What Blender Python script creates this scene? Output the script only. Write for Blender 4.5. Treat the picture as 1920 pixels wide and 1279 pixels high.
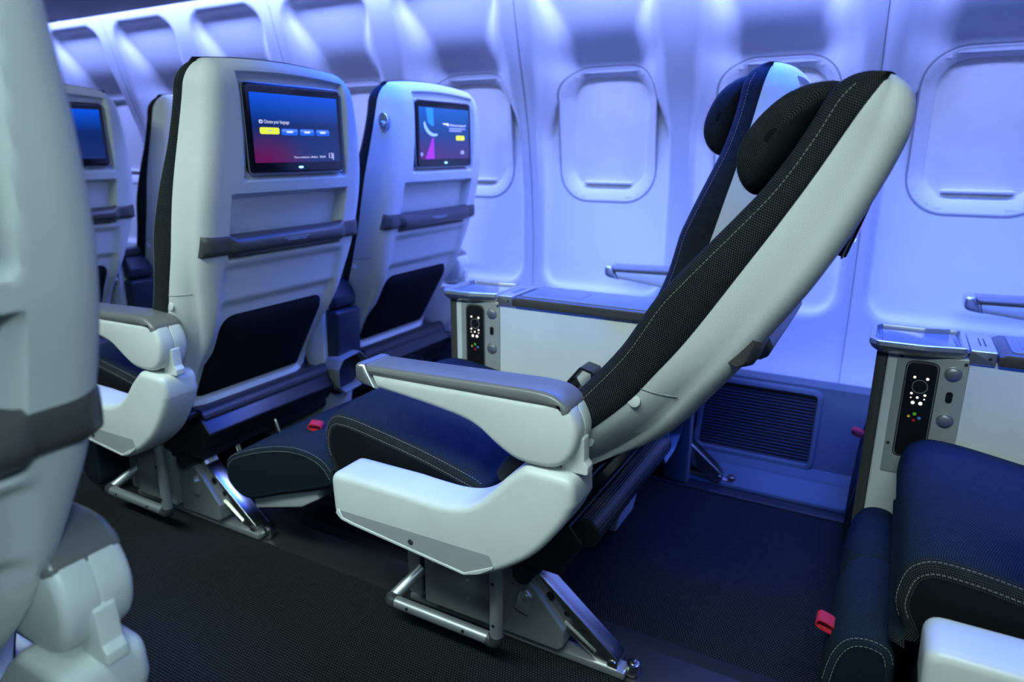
import bpy, bmesh, math, random
from math import sin, cos, pi, radians, sqrt
from mathutils import Vector, Matrix, Euler
random.seed(4)
SC = bpy.context.scene
COL = SC.collection
for o in list(bpy.data.objects): bpy.data.objects.remove(o)

# ------------------------------------------------------------------ camera
CAMZ = 0.97
cam_d = bpy.data.cameras.new('camera'); cam = bpy.data.objects.new('camera', cam_d); COL.objects.link(cam)
cam_d.sensor_width = 36.0; cam_d.lens = 1275 / 1920 * 36
cam_d.clip_start = 0.02
cam.location = (0, 0, CAMZ)
cam.rotation_euler = Euler((radians(90 - 15.8), 0, radians(29.1)), 'XYZ')
cam_d.dof.use_dof = True; cam_d.dof.focus_distance = 1.12; cam_d.dof.aperture_fstop = 3.4
SC.camera = cam

# ------------------------------------------------------------------ world, lights, exposure
SC.view_settings.view_transform = 'Standard'; SC.view_settings.look = 'None'
SC.view_settings.exposure = 0.0; SC.view_settings.gamma = 1.0
SC.view_settings.use_curve_mapping = False
w = bpy.data.worlds.new('world'); SC.world = w; w.use_nodes = True
w.node_tree.nodes['Background'].inputs[0].default_value = (0.09, 0.18, 0.34, 1)
w.node_tree.nodes['Background'].inputs[1].default_value = 0.20

def area(name, loc, rot, sx, sy, color, energy, spread=180):
    d = bpy.data.lights.new(name, 'AREA'); d.shape = 'RECTANGLE'; d.size = sx; d.size_y = sy
    d.color = color; d.energy = energy; d.spread = radians(spread)
    o = bpy.data.objects.new(name, d); COL.objects.link(o); o.location = loc; o.rotation_euler = rot
    return o
# sidewall wash: blue LED strip tucked above the inner edge of the bins, one length per pair of wall panels
BLUE = (0.25, 0.33, 1.0)
area('sidewall_wash_light', (-3.2, 1.95, 1.61), (radians(12), 0, 0), 4.2, 0.06, BLUE, 54)
area('sidewall_wash_light', (-0.45, 1.95, 1.61), (radians(12), 0, 0), 1.2, 0.06, BLUE, 18.5)
area('sidewall_wash_light', (0.75, 1.95, 1.61), (radians(12), 0, 0), 1.1, 0.06, BLUE, 10.5)
# unseen deep blue fill, added under the bins to tint seats and floor
area('deep_blue_fill', (-0.1, 1.60, 1.485), (0, 0, 0), 3.2, 0.40, (0.003, 0.085, 1.0), 48, 112)
# pale greenish white louvred light over the aisle, aimed at the seats on the window side
area('aisle_ceiling_light', (-1.0, -0.25, 2.08), (radians(36), 0, 0), 3.2, 0.4, (0.76, 1.0, 0.96), 25, 80)
# unseen fill lamp, added behind the nearest seat to brighten its back
area('near_seat_fill', (1.0, -0.55, 1.75), (radians(12), radians(58), 0), 0.3, 0.3, (0.62, 0.92, 1.0), 3.2, 60)

# ------------------------------------------------------------------ materials
MATS = {}
def node_mat(name):
    m = bpy.data.materials.new(name); m.use_nodes = True
    nt = m.node_tree; b = nt.nodes['Principled BSDF']
    MATS[name] = m
    return m, nt, b
def link(nt, a, b): nt.links.new(a, b)
def setc(b, col, rough, metal=0.0, spec=0.5):
    b.inputs['Base Color'].default_value = (*col, 1); b.inputs['Roughness'].default_value = rough
    b.inputs['Metallic'].default_value = metal; b.inputs['Specular IOR Level'].default_value = spec
def grain(nt, b, scale, strength, dist=0.001, coord='Object'):
    tc = nt.nodes.new('ShaderNodeTexCoord'); n = nt.nodes.new('ShaderNodeTexNoise')
    n.inputs['Scale'].default_value = scale; n.inputs['Detail'].default_value = 2
    bp = nt.nodes.new('ShaderNodeBump'); bp.inputs['Strength'].default_value = strength; bp.inputs['Distance'].default_value = dist
    link(nt, tc.outputs[coord], n.inputs['Vector']); link(nt, n.outputs['Fac'], bp.inputs['Height']); link(nt, bp.outputs['Normal'], b.inputs['Normal'])
    return n
def plain(name, col, rough=0.5, metal=0.0, spec=0.5, g=None):
    m, nt, b = node_mat(name); setc(b, col, rough, metal, spec)
    n = None
    if g: n = grain(nt, b, *g)
    else: n = grain(nt, b, 350, 0.08, 0.0005)
    # slight tone variation so that no surface is perfectly even
    r = nt.nodes.new('ShaderNodeValToRGB'); tc = nt.nodes.new('ShaderNodeTexCoord'); n2 = nt.nodes.new('ShaderNodeTexNoise')
    n2.inputs['Scale'].default_value = 9; n2.inputs['Detail'].default_value = 4
    link(nt, tc.outputs['Object'], n2.inputs['Vector']); link(nt, n2.outputs['Fac'], r.inputs['Fac'])
    r.color_ramp.elements[0].position = 0.3; r.color_ramp.elements[1].position = 0.7
    r.color_ramp.elements[0].color = (*[c * 0.94 for c in col], 1); r.color_ramp.elements[1].color = (*[min(1, c * 1.04) for c in col], 1)
    link(nt, r.outputs['Color'], b.inputs['Base Color'])
    return m
def dots_mat(name, base, dot, pitch, rough=0.9, coord='UV', size=0.33, bump=0.4, stagger=True, sheen=0.0):
    """woven cloth: rows of small light dots on a dark ground, laid out in metres on the UV map"""
    m, nt, b = node_mat(name); setc(b, base, rough, 0, 0.15)
    N = nt.nodes.new
    tc = N('ShaderNodeTexCoord'); sep = N('ShaderNodeSeparateXYZ'); link(nt, tc.outputs[coord], sep.inputs[0])
    def math_(op, a, bb=None, c=None):
        n = N('ShaderNodeMath'); n.operation = op
        for i, v in enumerate((a, bb, c)):
            if v is None: continue
            if isinstance(v, (int, float)): n.inputs[i].default_value = v
            else: link(nt, v, n.inputs[i])
        return n.outputs[0]
    u = math_('DIVIDE', sep.outputs[0], pitch); v = math_('DIVIDE', sep.outputs[1], pitch)
    if stagger:
        row = math_('FLOOR', v); half = math_('MULTIPLY', math_('MODULO', row, 2.0), 0.5); u = math_('ADD', u, half)
    fu = math_('SUBTRACT', math_('FRACT', u), 0.5); fv = math_('SUBTRACT', math_('FRACT', v), 0.5)
    d = math_('SQRT', math_('ADD', math_('MULTIPLY', fu, fu), math_('MULTIPLY', fv, fv)))
    mr = N('ShaderNodeMapRange'); mr.interpolation_type = 'SMOOTHSTEP'
    mr.inputs[1].default_value = size + 0.08; mr.inputs[2].default_value = size - 0.08
    link(nt, d, mr.inputs[0])
    ns = N('ShaderNodeTexNoise'); ns.inputs['Scale'].default_value = 60; link(nt, tc.outputs['Object'], ns.inputs['Vector'])
    f = math_('MULTIPLY', mr.outputs[0], math_('ADD', ns.outputs['Fac'], 0.4))
    mx = N('ShaderNodeMix'); mx.data_type = 'RGBA'
    mx.inputs[6].default_value = (*base, 1); mx.inputs[7].default_value = (*dot, 1)
    link(nt, f, mx.inputs[0]); link(nt, mx.outputs[2], b.inputs['Base Color'])
    bp = N('ShaderNodeBump'); bp.inputs['Strength'].default_value = bump; bp.inputs['Distance'].default_value = 0.0008
    link(nt, mr.outputs[0], bp.inputs['Height']); link(nt, bp.outputs['Normal'], b.inputs['Normal'])
    if sheen: b.inputs['Sheen Weight'].default_value = sheen; b.inputs['Sheen Roughness'].default_value = 0.5
    return m
plain('white_plastic', (0.70, 0.73, 0.71), 0.38)
dots_mat('white_textured', (0.66, 0.69, 0.67), (0.73, 0.755, 0.735), 0.0032, 0.45, bump=0.25, size=0.3)
plain('grey_panel', (0.36, 0.38, 0.39), 0.45)
plain('arm_pad_grey', (0.17, 0.17, 0.17), 0.30, g=(500, 0.12, 0.0006))
plain('silver', (0.62, 0.63, 0.64), 0.32, 0.85)
plain('aluminium', (0.50, 0.52, 0.53), 0.38, 0.75)
plain('steel', (0.55, 0.53, 0.50), 0.25, 1.0)
plain('frame_grey', (0.22, 0.235, 0.24), 0.5, 0.25)
plain('dark_plastic', (0.045, 0.045, 0.047), 0.42)
plain('tube_dark', (0.022, 0.022, 0.024), 0.38)
plain('bar_grey', (0.07, 0.068, 0.066), 0.36)
plain('black_plastic', (0.010, 0.010, 0.012), 0.35)
plain('bezel_black', (0.006, 0.006, 0.008), 0.18)
plain('navy_plastic', (0.016, 0.022, 0.040), 0.45)
plain('pocket_fabric', (0.008, 0.009, 0.014), 0.9, spec=0.1, g=(900, 0.5, 0.001))
plain('hole_dark', (0.004, 0.004, 0.005), 0.8)
plain('red_fabric', (0.55, 0.012, 0.03), 0.7, g=(700, 0.4, 0.001))
plain('thread', (0.36, 0.35, 0.30), 0.8)
plain('label_print', (0.32, 0.36, 0.42), 0.7)
plain('wall_white', (0.74, 0.75, 0.76), 0.5, g=(260, 0.10, 0.0008))
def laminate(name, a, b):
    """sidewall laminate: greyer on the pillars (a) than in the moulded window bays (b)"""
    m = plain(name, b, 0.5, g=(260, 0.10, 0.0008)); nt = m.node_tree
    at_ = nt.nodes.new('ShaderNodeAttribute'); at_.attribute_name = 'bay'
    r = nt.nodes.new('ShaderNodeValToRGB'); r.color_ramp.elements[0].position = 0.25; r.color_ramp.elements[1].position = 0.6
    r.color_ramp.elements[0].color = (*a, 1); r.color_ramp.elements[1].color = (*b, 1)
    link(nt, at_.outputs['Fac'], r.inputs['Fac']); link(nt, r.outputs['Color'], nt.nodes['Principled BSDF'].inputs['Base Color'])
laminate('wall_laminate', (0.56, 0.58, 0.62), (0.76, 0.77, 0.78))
plain('shade_white', (0.80, 0.79, 0.76), 0.55, g=(300, 0.08, 0.0006))
plain('groove_grey', (0.30, 0.31, 0.34), 0.7)
plain('kick_grey', (0.075, 0.10, 0.125), 0.6, g=(300, 0.2, 0.001))
plain('slat_grey', (0.055, 0.06, 0.075), 0.5)
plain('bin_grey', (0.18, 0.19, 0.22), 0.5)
plain('ceiling_white', (0.5, 0.52, 0.52), 0.6)
plain('tray_pad', (0.16, 0.18, 0.20), 0.28)
dots_mat('seat_fabric', (0.005, 0.006, 0.008), (0.085, 0.095, 0.10), 0.0031, size=0.24)
dots_mat('seat_fabric_bluelit', (0.005, 0.010, 0.018), (0.036, 0.058, 0.085), 0.0031, size=0.26)  # seat fabric with the blue light from above put into its colour
dots_mat('carpet', (0.005, 0.0055, 0.006), (0.048, 0.052, 0.050), 0.0058, coord='Object', size=0.27, bump=0.8)
def emis(name, col, strength):
    m, nt, b = node_mat(name); setc(b, col, 0.5)
    b.inputs['Emission Color'].default_value = (*col, 1); b.inputs['Emission Strength'].default_value = strength
    return m
emis('ui_white', (0.85, 0.85, 0.90), 0.8); emis('ui_grey', (0.35, 0.38, 0.62), 0.6); emis('ui_yellow', (0.75, 0.80, 0.03), 0.95)
emis('ui_blue', (0.015, 0.13, 0.62), 0.75); emis('ui_blue_top', (0.12, 0.26, 0.72), 0.8); emis('ui_teal', (0.03, 0.25, 0.62), 0.7)
emis('ui_swoosh', (0.35, 0.55, 0.75), 0.7); emis('ui_magenta', (0.38, 0.03, 0.50), 0.8); emis('led_cyan', (0.3, 0.7, 1.0), 2.5)
emis('key_light', (1.0, 0.86, 0.74), 1.3); emis('key_green', (0.10, 0.4, 0.03), 0.3); emis('key_yellow', (0.5, 0.4, 0.04), 0.35)
emis('key_blue', (0.03, 0.18, 0.45), 0.3); emis('key_red', (0.4, 0.01, 0.03), 0.25)
def screen_mat(name, variant):
    """lit display: blue at the top, navy in the middle, plum towards the lower left (picture shown by the screen)"""
    m, nt, b = node_mat(name); N = nt.nodes.new
    setc(b, (0.005, 0.005, 0.01), 0.15)
    tc = N('ShaderNodeTexCoord'); sep = N('ShaderNodeSeparateXYZ'); link(nt, tc.outputs['UV'], sep.inputs[0])
    r = N('ShaderNodeValToRGB'); link(nt, sep.outputs[1], r.inputs[0]); e = r.color_ramp.elements
    if variant == 'J':
        e[0].position = 0.0; e[0].color = (0.012, 0.030, 0.16, 1); e[1].position = 1.0; e[1].color = (0.0, 0.085, 0.80, 1)
        q = e.new(0.55); q.color = (0.004, 0.022, 0.14, 1); q = e.new(0.8); q.color = (0.002, 0.06, 0.48, 1)
    else:
        e[0].position = 0.0; e[0].color = (0.06, 0.03, 0.22, 1); e[1].position = 1.0; e[1].color = (0.003, 0.12, 0.66, 1)
        q = e.new(0.5); q.color = (0.008, 0.055, 0.30, 1)
    mx = N('ShaderNodeMix'); mx.data_type = 'RGBA'
    dst = N('ShaderNodeVectorMath'); dst.operation = 'DISTANCE'; dst.inputs[1].default_value = (0.10, -0.05, 0)
    link(nt, tc.outputs['UV'], dst.inputs[0])
    mr = N('ShaderNodeMapRange'); mr.interpolation_type = 'SMOOTHSTEP'; mr.inputs[1].default_value = 0.62; mr.inputs[2].default_value = 0.0
    mr.inputs[4].default_value = 1.0 if variant == 'J' else 0.35
    link(nt, dst.outputs['Value'], mr.inputs[0]); link(nt, mr.outputs[0], mx.inputs[0])
    link(nt, r.outputs['Color'], mx.inputs[6]); mx.inputs[7].default_value = (0.13, 0.006, 0.085, 1)
    link(nt, mx.outputs[2], b.inputs['Emission Color']); b.inputs['Emission Strength'].default_value = 1.0
    return m
screen_mat('screen_J', 'J'); screen_mat('screen_K', 'K')

# ------------------------------------------------------------------ mesh helpers
def new_mesh(name, verts, faces, mats, smooth=40, uvs=None, fmat=None):
    me = bpy.data.meshes.new(name); me.from_pydata([tuple(v) for v in verts], [], faces)
    for m in (mats if isinstance(mats, (list, tuple)) else [mats]): me.materials.append(MATS[m])
    if fmat:
        for p, i in zip(me.polygons, fmat): p.material_index = i
    bm = bmesh.new(); bm.from_mesh(me); bmesh.ops.recalc_face_normals(bm, faces=bm.faces); bm.to_mesh(me); bm.free()
    if uvs is not None:
        ul = me.uv_layers.new(name='uv')
        for l in me.loops: ul.data[l.index].uv = uvs[l.vertex_index]
    if smooth:
        for p in me.polygons: p.use_smooth = len(p.vertices) <= 4
        me.set_sharp_from_angle(angle=radians(smooth))
    return me
def obj(name, me, parent=None, loc=(0, 0, 0), rot=(0, 0, 0), **props):
    o = bpy.data.objects.new(name, me); COL.objects.link(o); o.parent = parent
    o.location = loc; o.rotation_euler = rot
    for k, v in props.items(): o[k] = v
    return o
def empty(name, loc, **props):
    o = bpy.data.objects.new(name, None); COL.objects.link(o); o.location = loc; o.empty_display_size = 0.05
    for k, v in props.items(): o[k] = v
    return o
CACHE = {}
def cached(key, fn):
    if key not in CACHE: CACHE[key] = fn()
    return CACHE[key]
class MB:
    """collects several solids into the one mesh of a part"""
    def __init__(s): s.v = []; s.f = []; s.uv = []; s.m = []
    def add(s, v, f, uv=None, mi=0):
        o = len(s.v); s.v += [Vector(p) for p in v]; s.f += [[i + o for i in q] for q in f]
        s.uv += list(uv) if uv else [(p[0] + p[1] * 0.3, p[2] + p[1] * 0.7) for p in v]; s.m += [mi] * len(f)
        return s
    def mesh(s, name, mats, smooth=40): return new_mesh(name, s.v, s.f, mats, smooth, s.uv, s.m)
def crom(pts, n=6, closed=True):
    """Catmull-Rom smoothing of a 2-D or 3-D outline"""
    P = [Vector(p) for p in pts]; out = []; L = len(P)
    for i in range(L if closed else L - 1):
        if closed: a, b, c, d = P[i - 1], P[i], P[(i + 1) % L], P[(i + 2) % L]
        else: a, b, c, d = P[max(i - 1, 0)], P[i], P[i + 1], P[min(i + 2, L - 1)]
        for k in range(n):
            t = k / n
            out.append(0.5 * ((2 * b) + (c - a) * t + (2 * a - 5 * b + 4 * c - d) * t * t + (3 * b - a - 3 * c + d) * t ** 3))
    if not closed: out.append(P[-1])
    return out
def rnd(pts, r, n=5):
    """round each corner of a polygon with radius r (or a list of radii)"""
    L = len(pts); out = []
    for i in range(L):
        p = Vector(pts[i][:2]); a = Vector(pts[i - 1][:2]); b = Vector(pts[(i + 1) % L][:2])
        ri = r[i] if isinstance(r, (list, tuple)) else r
        if ri <= 0: out.append(p); continue
        da = (a - p); db = (b - p); la, lb = da.length, db.length; da /= la; db /= lb
        ang = math.acos(max(-1, min(1, da.dot(db))))
        if ang > radians(172): out.append(p); continue
        t = min(ri / math.tan(ang / 2), la * 0.48, lb * 0.48)
        p0 = p + da * t; p1 = p + db * t
        for k in range(n + 1):
            s = k / n; out.append(p0 * (1 - s) ** 2 + p * 2 * s * (1 - s) + p1 * s * s)
    return out
def inset(poly, d):
    L = len(poly); out = []
    A = sum(poly[i].x * poly[(i + 1) % L].y - poly[(i + 1) % L].x * poly[i].y for i in range(L))
    sg = 1 if A > 0 else -1
    for i in range(L):
        a, p, b = poly[i - 1], poly[i], poly[(i + 1) % L]
        e1 = (p - a); e2 = (b - p)
        if e1.length < 1e-9: e1 = e2
        if e2.length < 1e-9: e2 = e1
        n1 = Vector((-e1.y, e1.x)).normalized(); n2 = Vector((-e2.y, e2.x)).normalized()
        n = n1 + n2
        if n.length < 1e-6: n = n1
        n.normalize(); k = max(0.5, n.dot(n1))
        out.append(p + n * (sg * d / k))
    return out
def slab(poly, a, b, ra=0.004, rb=None, seg=3, plane='xz'):
    """extrude an outline from a to b with rounded rims; plane xz: a,b are y; xy: z; yz: x"""
    rb = ra if rb is None else rb
    poly = [Vector(p[:2]) for p in poly]; rings = []
    sgn = 1 if b > a else -1
    for k in range(seg + 1) if ra > 0 else [seg]:
        t = k / seg * pi / 2; rings.append((ra * (1 - sin(t)), a + sgn * ra * (1 - cos(t))))
    for k in range(seg, -1, -1) if rb > 0 else [seg]:
        t = k / seg * pi / 2; rings.append((rb * (1 - sin(t)), b - sgn * rb * (1 - cos(t))))
    V = []; F = []; n = len(poly)
    for d, c in rings:
        q = inset(poly, d) if d > 1e-7 else poly
        for p in q:
            V.append({'xz': (p.x, c, p.y), 'xy': (p.x, p.y, c), 'yz': (c, p.x, p.y)}[plane])
    for r in range(len(rings) - 1):
        for i in range(n):
            j = (i + 1) % n; F.append([r * n + i, r * n + j, (r + 1) * n + j, (r + 1) * n + i])
    F.append(list(range(n))); F.append([(len(rings) - 1) * n + i for i in range(n)])
    return V, F
def box(x0, x1, y0, y1, z0, z1, r=0.003):
    return slab(rnd([(x0, z0), (x1, z0), (x1, z1), (x0, z1)], min(r * 1.5, abs(x1 - x0) * 0.3, abs(z1 - z0) * 0.3), 3), y0, y1, min(r, abs(y1 - y0) * 0.3), seg=2)
def tube(pts, r, n=12, closed=False, caps=True, ry=None):
    P = [Vector(p) for p in pts]; V = []; F = []; L = len(P); up = None
    for i in range(L):
        a = P[i - 1] if (i or closed) else P[i]; b = P[(i + 1) % L] if (i < L - 1 or closed) else P[i]
        t = (b - a).normalized()
        if up is None:
            up = Vector((0, 0, 1)) if abs(t.z) < 0.9 else Vector((0, 1, 0))
        s = t.cross(up).normalized(); u = s.cross(t).normalized(); up = u
        for k in range(n):
            an = 2 * pi * k / n; V.append(P[i] + s * cos(an) * r + u * sin(an) * (ry or r))
    for i in range(L if closed else L - 1):
        for k in range(n):
            j = (i + 1) % L; k2 = (k + 1) % n; F.append([i * n + k, i * n + k2, j * n + k2, j * n + k])
    if caps and not closed: F.append(list(range(n))); F.append([(L - 1) * n + k for k in range(n)])
    return V, F
def cyl(c0, c1, r, n=16, bev=0.0):
    a, b = Vector(c0), Vector(c1)
    if bev <= 0: return tube([a, b], r, n)
    d = (b - a).normalized(); V = []; F = []
    s = d.orthogonal().normalized(); u = d.cross(s)
    rings = [(a, r - bev), (a + d * bev * 0.3, r - bev * 0.3), (a + d * bev, r), (b - d * bev, r), (b - d * bev * 0.3, r - bev * 0.3), (b, r - bev)]
    for p, q in rings:
        for k in range(n): V.append(p + s * cos(2 * pi * k / n) * q + u * sin(2 * pi * k / n) * q)
    for i in range(5):
        for k in range(n): F.append([i * n + k, i * n + (k + 1) % n, (i + 1) * n + (k + 1) % n, (i + 1) * n + k])
    F.append(list(range(n))); F.append([5 * n + k for k in range(n)])
    return V, F
def lerp_tab(tab, z):
    if z <= tab[0][0]: return tab[0][1]
    for (a, va), (b, vb) in zip(tab, tab[1:]):
        if z <= b:
            t = (z - a) / (b - a); return va + (vb - va) * t
    return tab[-1][1]
def smooth_tab(tab, z):
    """smooth (Hermite) reading of a table"""
    n = len(tab)
    if z <= tab[0][0]: return tab[0][1]
    if z >= tab[-1][0]: return tab[-1][1]
    for i in range(n - 1):
        a, va = tab[i]; b, vb = tab[i + 1]
        if z <= b:
            def sl(k):
                k0, k1 = max(k - 1, 0), min(k + 1, n - 1); return (tab[k1][1] - tab[k0][1]) / (tab[k1][0] - tab[k0][0])
            h = b - a; t = (z - a) / h; m0, m1 = sl(i) * h, sl(i + 1) * h
            return (2 * t ** 3 - 3 * t * t + 1) * va + (t ** 3 - 2 * t * t + t) * m0 + (-2 * t ** 3 + 3 * t * t) * vb + (t ** 3 - t * t) * m1
def sst(a, b, x):
    if a == b: return 1.0 if x >= a else 0.0
    t = max(0.0, min(1.0, (x - a) / (b - a))); return t * t * (3 - 2 * t)
def band(x, a, b, e): return sst(a - e, a + e, x) * (1 - sst(b - e, b + e, x))
def grid_mesh(name, rows, mats, smooth=40, cap=True, closed=False):
    """rows of points -> one surface with UVs in metres"""
    V = []; UV = []; F = []; n = len(rows[0])
    vv = 0.0
    for r, row in enumerate(rows):
        if r: vv += (Vector(rows[r][n // 2]) - Vector(rows[r - 1][n // 2])).length
        uu = 0.0
        for i, p in enumerate(row):
            if i: uu += (Vector(p) - Vector(row[i - 1])).length
            V.append(p); UV.append((uu, vv))
    for r in range(len(rows) - 1):
        for i in range(n if closed else n - 1):
            j = (i + 1) % n; F.append([r * n + i, r * n + j, (r + 1) * n + j, (r + 1) * n + i])
    if cap and closed:
        F.append(list(range(n))); F.append([(len(rows) - 1) * n + i for i in range(n)])
    return new_mesh(name, V, F, mats, smooth, UV)
def text_mesh(name, s, size, mat, place, extrude=0.0, width=None):
    cu = bpy.data.curves.new('t', 'FONT'); cu.body = s; cu.size = size
    o = bpy.data.objects.new('t', cu); COL.objects.link(o)
    dg = bpy.context.evaluated_depsgraph_get(); me0 = o.evaluated_get(dg).to_mesh()
    vs = [Vector(v.co) for v in me0.vertices]; fs = [list(p.vertices) for p in me0.polygons]
    o.evaluated_get(dg).to_mesh_clear(); bpy.data.objects.remove(o); bpy.data.curves.remove(cu)
    if width:
        mx = max(v.x for v in vs); vs = [Vector((v.x * width / mx, v.y, v.z)) for v in vs]
    return [place(v.x, v.y) for v in vs], fs

# ------------------------------------------------------------------ the setting
PITCH = 0.98            # row pitch
WP = 0.535              # window pitch
WALL0 = [(0.27, 2.165), (0.36, 2.20), (0.48, 2.222), (0.62, 2.226), (0.80, 2.216), (0.95, 2.196), (1.09, 2.168), (1.26, 2.118), (1.43, 2.072), (1.52, 2.047), (1.62, 2.005), (1.70, 1.96)]
BAY = [(0.40, 0.0), (0.50, 0.008), (0.62, 0.016), (0.80, 0.034), (0.95, 0.056), (1.09, 0.085), (1.20, 0.112), (1.225, 0.117), (1.245, 0.115), (1.262, 0.106), (1.29, 0.087), (1.33, 0.067), (1.38, 0.052), (1.46, 0.037), (1.54, 0.030), (1.62, 0.03)]
WZ0, WZ1, WHW = 0.793, 1.230, 0.172      # outer edge of the window surround
def wall_y(dx, z):
    """sidewall: dx is the distance from the nearest window's centre line"""
    hw = 0.228 - 0.02 * sst(1.2, 1.5, z)
    r = 0.09
    # rounded outline of the bay
    zt, zb = 1.515, 0.475
    ex = hw
    if z > zt - r: ex = hw - r + sqrt(max(0, r * r - (z - zt + r) ** 2)) if z < zt else -1
    if z < zb + r: ex = hw - r + sqrt(max(0, r * r - (zb + r - z) ** 2)) if z > zb else -1
    so = band(z, 1.10, 1.40, 0.11)
    e = 0.020 + 0.062 * so; ex = ex - 0.045 * so if ex > 0 else ex
    inside = (1 - sst(ex - e, ex + e * 0.6, dx)) if ex > 0 else 0.0
    if ex > 0: inside *= min(1, sst(zt + 0.004, zt - 0.016, z) if z > 1.4 else 1) * (sst(zb - 0.01, zb + 0.03, z) if z < 0.7 else 1)
    d = smooth_tab(BAY, z) + 0.008
    return smooth_tab(WALL0, z) + d * inside
def rrect(hw, z0, z1, r, n=10, cx=0.0):
    out = []
    for (sx, sz, a0) in ((1, 0, -pi / 2), (1, 1, 0), (-1, 1, pi / 2), (-1, 0, pi)):
        c = Vector((cx + sx * (hw - r), (z1 - r) if sz else (z0 + r)))
        for k in range(n + 1):
            a = a0 + k / n * pi / 2; out.append(c + Vector((cos(a), sin(a))) * r)
    return out
def in_rr(x, z, hw, z0, z1, r):
    if abs(x) > hw or z < z0 or z > z1: return False
    dx = abs(x) - (hw - r); dz = max(z - (z1 - r), (z0 + r) - z)
    return not (dx > 0 and dz > 0 and dx * dx + dz * dz > r * r)
def wall_panel():
    nx, nz = 108, 118; V = []; F = []; W = 2 * WP - 0.0016
    for j in range(nz + 1):
        z = 0.27 + (1.66 - 0.27) * j / nz
        for i in range(nx + 1):
            x = -W / 2 + W * i / nx; dx = abs(abs(x) - WP / 2)
            y = wall_y(dx, z)
            if i in (0, nx): y += 0.005
            elif i in (1, nx - 1): y += 0.0015
            V.append((x, y, z))
    for j in range(nz):
        for i in range(nx):
            xc = -W / 2 + W * (i + .5) / nx; zc = 0.27 + (1.66 - .27) * (j + .5) / nz
            if in_rr(abs(abs(xc) - WP / 2), zc, WHW - 0.012, WZ0 + 0.012, WZ1 - 0.012, 0.10): continue
            a = j * (nx + 1) + i; F.append([a, a + 1, a + nx + 2, a + nx + 1])
    me = new_mesh('wall_panel', V, F, 'wall_laminate', 50)
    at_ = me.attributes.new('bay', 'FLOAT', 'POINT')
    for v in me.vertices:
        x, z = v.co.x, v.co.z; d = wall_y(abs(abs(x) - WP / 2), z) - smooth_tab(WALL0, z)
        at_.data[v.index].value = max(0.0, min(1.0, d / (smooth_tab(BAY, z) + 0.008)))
    return me
wall = empty('wall_right', (0, 2.2, 0), kind='structure', label='white cabin sidewall of moulded panels washed in blue light')
WINC = [-0.885 + WP * k for k in range(-7, 5)]
pm = wall_panel()
for k in range(-4, 3):
    obj('wall_panel', pm, wall, (-0.6175 + 2 * WP * k, -2.2, 0))
def back_strip():
    b = MB(); b.add(*box(-5.6, 2.6, 2.37, 2.39, 0.0, 1.75)); return b.mesh('wall_backing', 'wall_white')
obj('wall_backing', back_strip(), wall, (0, -2.2, 0))
# windows: surround with outer groove, deep reveal, pulled-down shade with its lip
def win_y(z): return wall_y(0, z)
def ring_mesh(name, profile, mat, smooth=45):
    """profile: (half width, z0, z1, radius, y offset from the wall surface)"""
    rows = []
    for hw, z0, z1, r, dy in profile:
        q = rrect(hw, z0, z1, r); rows.append([(p.x, wall_y(abs(p.x), p.y) + dy, p.y) for p in q])
    return grid_mesh(name, rows, mat, smooth, cap=False, closed=True)
def shade_mesh():
    rows = []
    for j in range(21):
        z = 0.812 + (1.212 - 0.812) * j / 20
        row = []
        for i in range(13):
            x = -0.142 + 0.284 * i / 12
            row.append((x, max(wall_y(abs(x), z), 2.246) + 0.030 - 0.010 * (1 - (x / 0.142) ** 2), z))
        rows.append(row)
    return grid_mesh('window_shade', rows, 'shade_white', 60, cap=False)
fr = ring_mesh('window_frame', [(WHW, WZ0, WZ1, 0.105, 0.008), (WHW - 0.0008, WZ0 + .0008, WZ1 - .0008, 0.104, -0.0005), (WHW - 0.003, WZ0 + .003, WZ1 - .003, 0.102, -0.0015), (WHW - 0.008, WZ0 + .008, WZ1 - .008, 0.098, -0.0008),
     (WHW - 0.020, WZ0 + .022, WZ1 - .017, 0.088, 0.0035), (WHW - 0.034, WZ0 + .040, WZ1 - .026, 0.079, 0.011), (WHW - 0.039, WZ0 + .046, WZ1 - .030, 0.076, 0.018), (WHW - 0.0405, WZ0 + .048, WZ1 - .031, 0.075, 0.07)], 'wall_white')
gr = ring_mesh('window_groove', [(WHW + 0.003, WZ0 - .003, WZ1 + .003, 0.108, -0.0008), (WHW - 0.002, WZ0 + .002, WZ1 - .002, 0.103, -0.0012)], 'groove_grey')
sh = shade_mesh()
def lip_mesh():
    b = MB(); y = win_y(0.85) + 0.008
    pr = crom([(y + 0.03, 0.850), (y + 0.002, 0.851), (y - 0.002, 0.856), (y + 0.002, 0.860), (y + 0.03, 0.861)], 3)
    b.add(*slab(pr, -0.085, 0.085, 0.004, plane='yz')); return b.mesh('shade_handle', 'shade_white')
lm = lip_mesh()
for i, x in enumerate(WINC):
    wn = empty('window_%d' % (i + 1), (x, 2.2, 1.0), kind='structure')
    for nm, me in (('window_frame', fr), ('window_groove', gr), ('window_shade', sh), ('shade_handle', lm)):
        obj(nm, me, wn, (0, -2.2, -1.0))

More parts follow.
